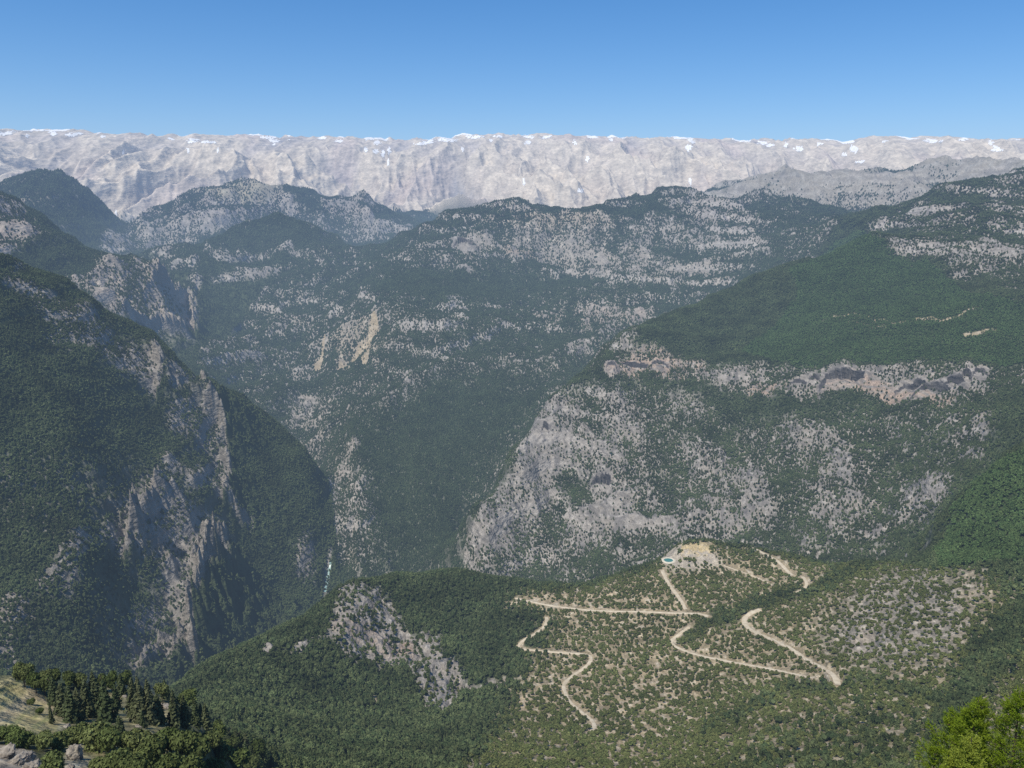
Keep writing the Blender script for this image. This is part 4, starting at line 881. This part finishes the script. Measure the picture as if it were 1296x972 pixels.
BL = [(6,962,20,10,'left rock outcrop of cracked grey limestone at the lower left corner'), (28,966,16,9,'grey limestone outcrop just right of the corner outcrop'), (44,972,10,8,'small grey boulder at the foot of the left outcrop'), (97,962,11,15,'pale jagged boulder standing among the bushes'), (88,975,9,7,'low grey boulder below the pale jagged one'),
      (99,872,6,4,'small white rock among the conifers'), (142,908,2.4,2.4,'tiny white rock beside the grassy gap'), (208,897,8,3,'pale rubble mound under the dark rounded tree'), (226,903,2.5,3,'thin pale stone right of the rubble mound'), (158,884,5,2,'white rock at the back of the grassy gap'), (178,921,6,4,'reddish earth boulder below the slim conifers'), (84,921,7,3,'grey stone at the end of the earth bank')]
for k, (c, r, w, h, lb) in enumerate(BL):
    a, l = hit(c, r, 150, 470, TT); d = math.exp(l); x, y = math.sin(a) * d, math.cos(a) * d; z = float(zat(x, y)); s = math.hypot(d, z) / F
    v, f = boulder(k + 2, 5); o = link('boulder', tri_or_quad('boulder', [(v * np.array([w * s, w * s * .8, h * s * 1.1]), f)], M_ROCK)); o.location = (x, y, z + h * s * .15); o.rotation_euler = (0, 0, k * 1.3); setp(o, lb, 'boulder')

# ------------------------------------------------------------------ air: thin layer of blue summer haze over the whole country
def haze(name, length, air, B, zb, zt):
    hz, nt, N = newmat(name); out = N('ShaderNodeOutputMaterial'); ab = N('ShaderNodeVolumeAbsorption'); em = N('ShaderNodeEmission'); ad = N('ShaderNodeAddShader')
    ab.inputs['Color'].default_value = (0, 0, 0, 1); ab.inputs['Density'].default_value = 1 / length; em.inputs['Color'].default_value = (*air, 1); em.inputs['Strength'].default_value = 1 / length
    nt.links.new(ab.outputs[0], ad.inputs[0]); nt.links.new(em.outputs[0], ad.inputs[1]); nt.links.new(ad.outputs[0], out.inputs['Volume'])
    v = [(x * B, y * B, z) for z in (zb, zt) for x, y in ((-1, -1), (1, -1), (1, 1), (-1, 1))]
    f = [(3, 2, 1, 0), (4, 5, 6, 7), (0, 1, 5, 4), (1, 2, 6, 5), (2, 3, 7, 6), (3, 0, 4, 7)]
    setp(link(name, mesh_np(name, v, f, hz)), kind='structure')
haze('haze', 34000.0, (.32, .48, .78), 26000, -2500, 1500)
haze('valley_haze', 80000.0, (.36, .48, .48), 25000, -2400, -160)

# ------------------------------------------------------------------ sun, sky, camera
SUN_EL = math.radians(61); SUN_AZ = math.radians(-139)      # bearing from +y, negative = left
sd = np.array([math.sin(SUN_AZ) * math.cos(SUN_EL), math.cos(SUN_AZ) * math.cos(SUN_EL), math.sin(SUN_EL)])
from mathutils import Vector
ld = bpy.data.lights.new('sun', 'SUN'); ld.energy = 5.0; ld.angle = math.radians(.53); ld.color = (1, .95, .85)
lo = bpy.data.objects.new('sun', ld); COL.objects.link(lo); lo.rotation_euler = Vector(sd).to_track_quat('Z', 'Y').to_euler(); lo.location = (0, 0, 100)
wd = bpy.data.worlds.new('World'); S.world = wd; wd.use_nodes = True; nt = wd.node_tree; nt.nodes.clear()
sk = nt.nodes.new('ShaderNodeTexSky'); sk.sky_type = 'NISHITA'; sk.sun_disc = False; sk.sun_elevation = SUN_EL; sk.sun_rotation = SUN_AZ; sk.altitude = 1600; sk.air_density = 1.0; sk.dust_density = .3; sk.ozone_density = 1.6
bg = nt.nodes.new('ShaderNodeBackground'); bg.inputs[1].default_value = .12; hs = nt.nodes.new('ShaderNodeHueSaturation'); hs.inputs['Saturation'].default_value = 1.35; wo = nt.nodes.new('ShaderNodeOutputWorld'); tn = nt.nodes.new('ShaderNodeVectorMath'); tn.operation = 'MULTIPLY'; tn.inputs[1].default_value = (.90, .96, 1.06); nt.links.new(sk.outputs[0], tn.inputs[0]); nt.links.new(tn.outputs[0], hs.inputs['Color']); nt.links.new(hs.outputs[0], bg.inputs[0]); nt.links.new(bg.outputs[0], wo.inputs[0])
cd = bpy.data.cameras.new('camera'); co = bpy.data.objects.new('camera', cd); COL.objects.link(co); cd.sensor_width = 36; cd.lens = 36 * F / 1296; cd.clip_start = .5; cd.clip_end = 90000
co.location = (0, 0, 0); co.rotation_euler = (PI / 2 - PITCH, 0, 0); S.camera = co
S.view_settings.view_transform = 'Standard'; S.view_settings.look = 'None'; S.view_settings.exposure = 0
S.cycles.use_denoising = False; S.cycles.max_bounces = 4; S.cycles.diffuse_bounces = 2; S.cycles.volume_bounces = 0; S.cycles.transparent_max_bounces = 8
log('done')
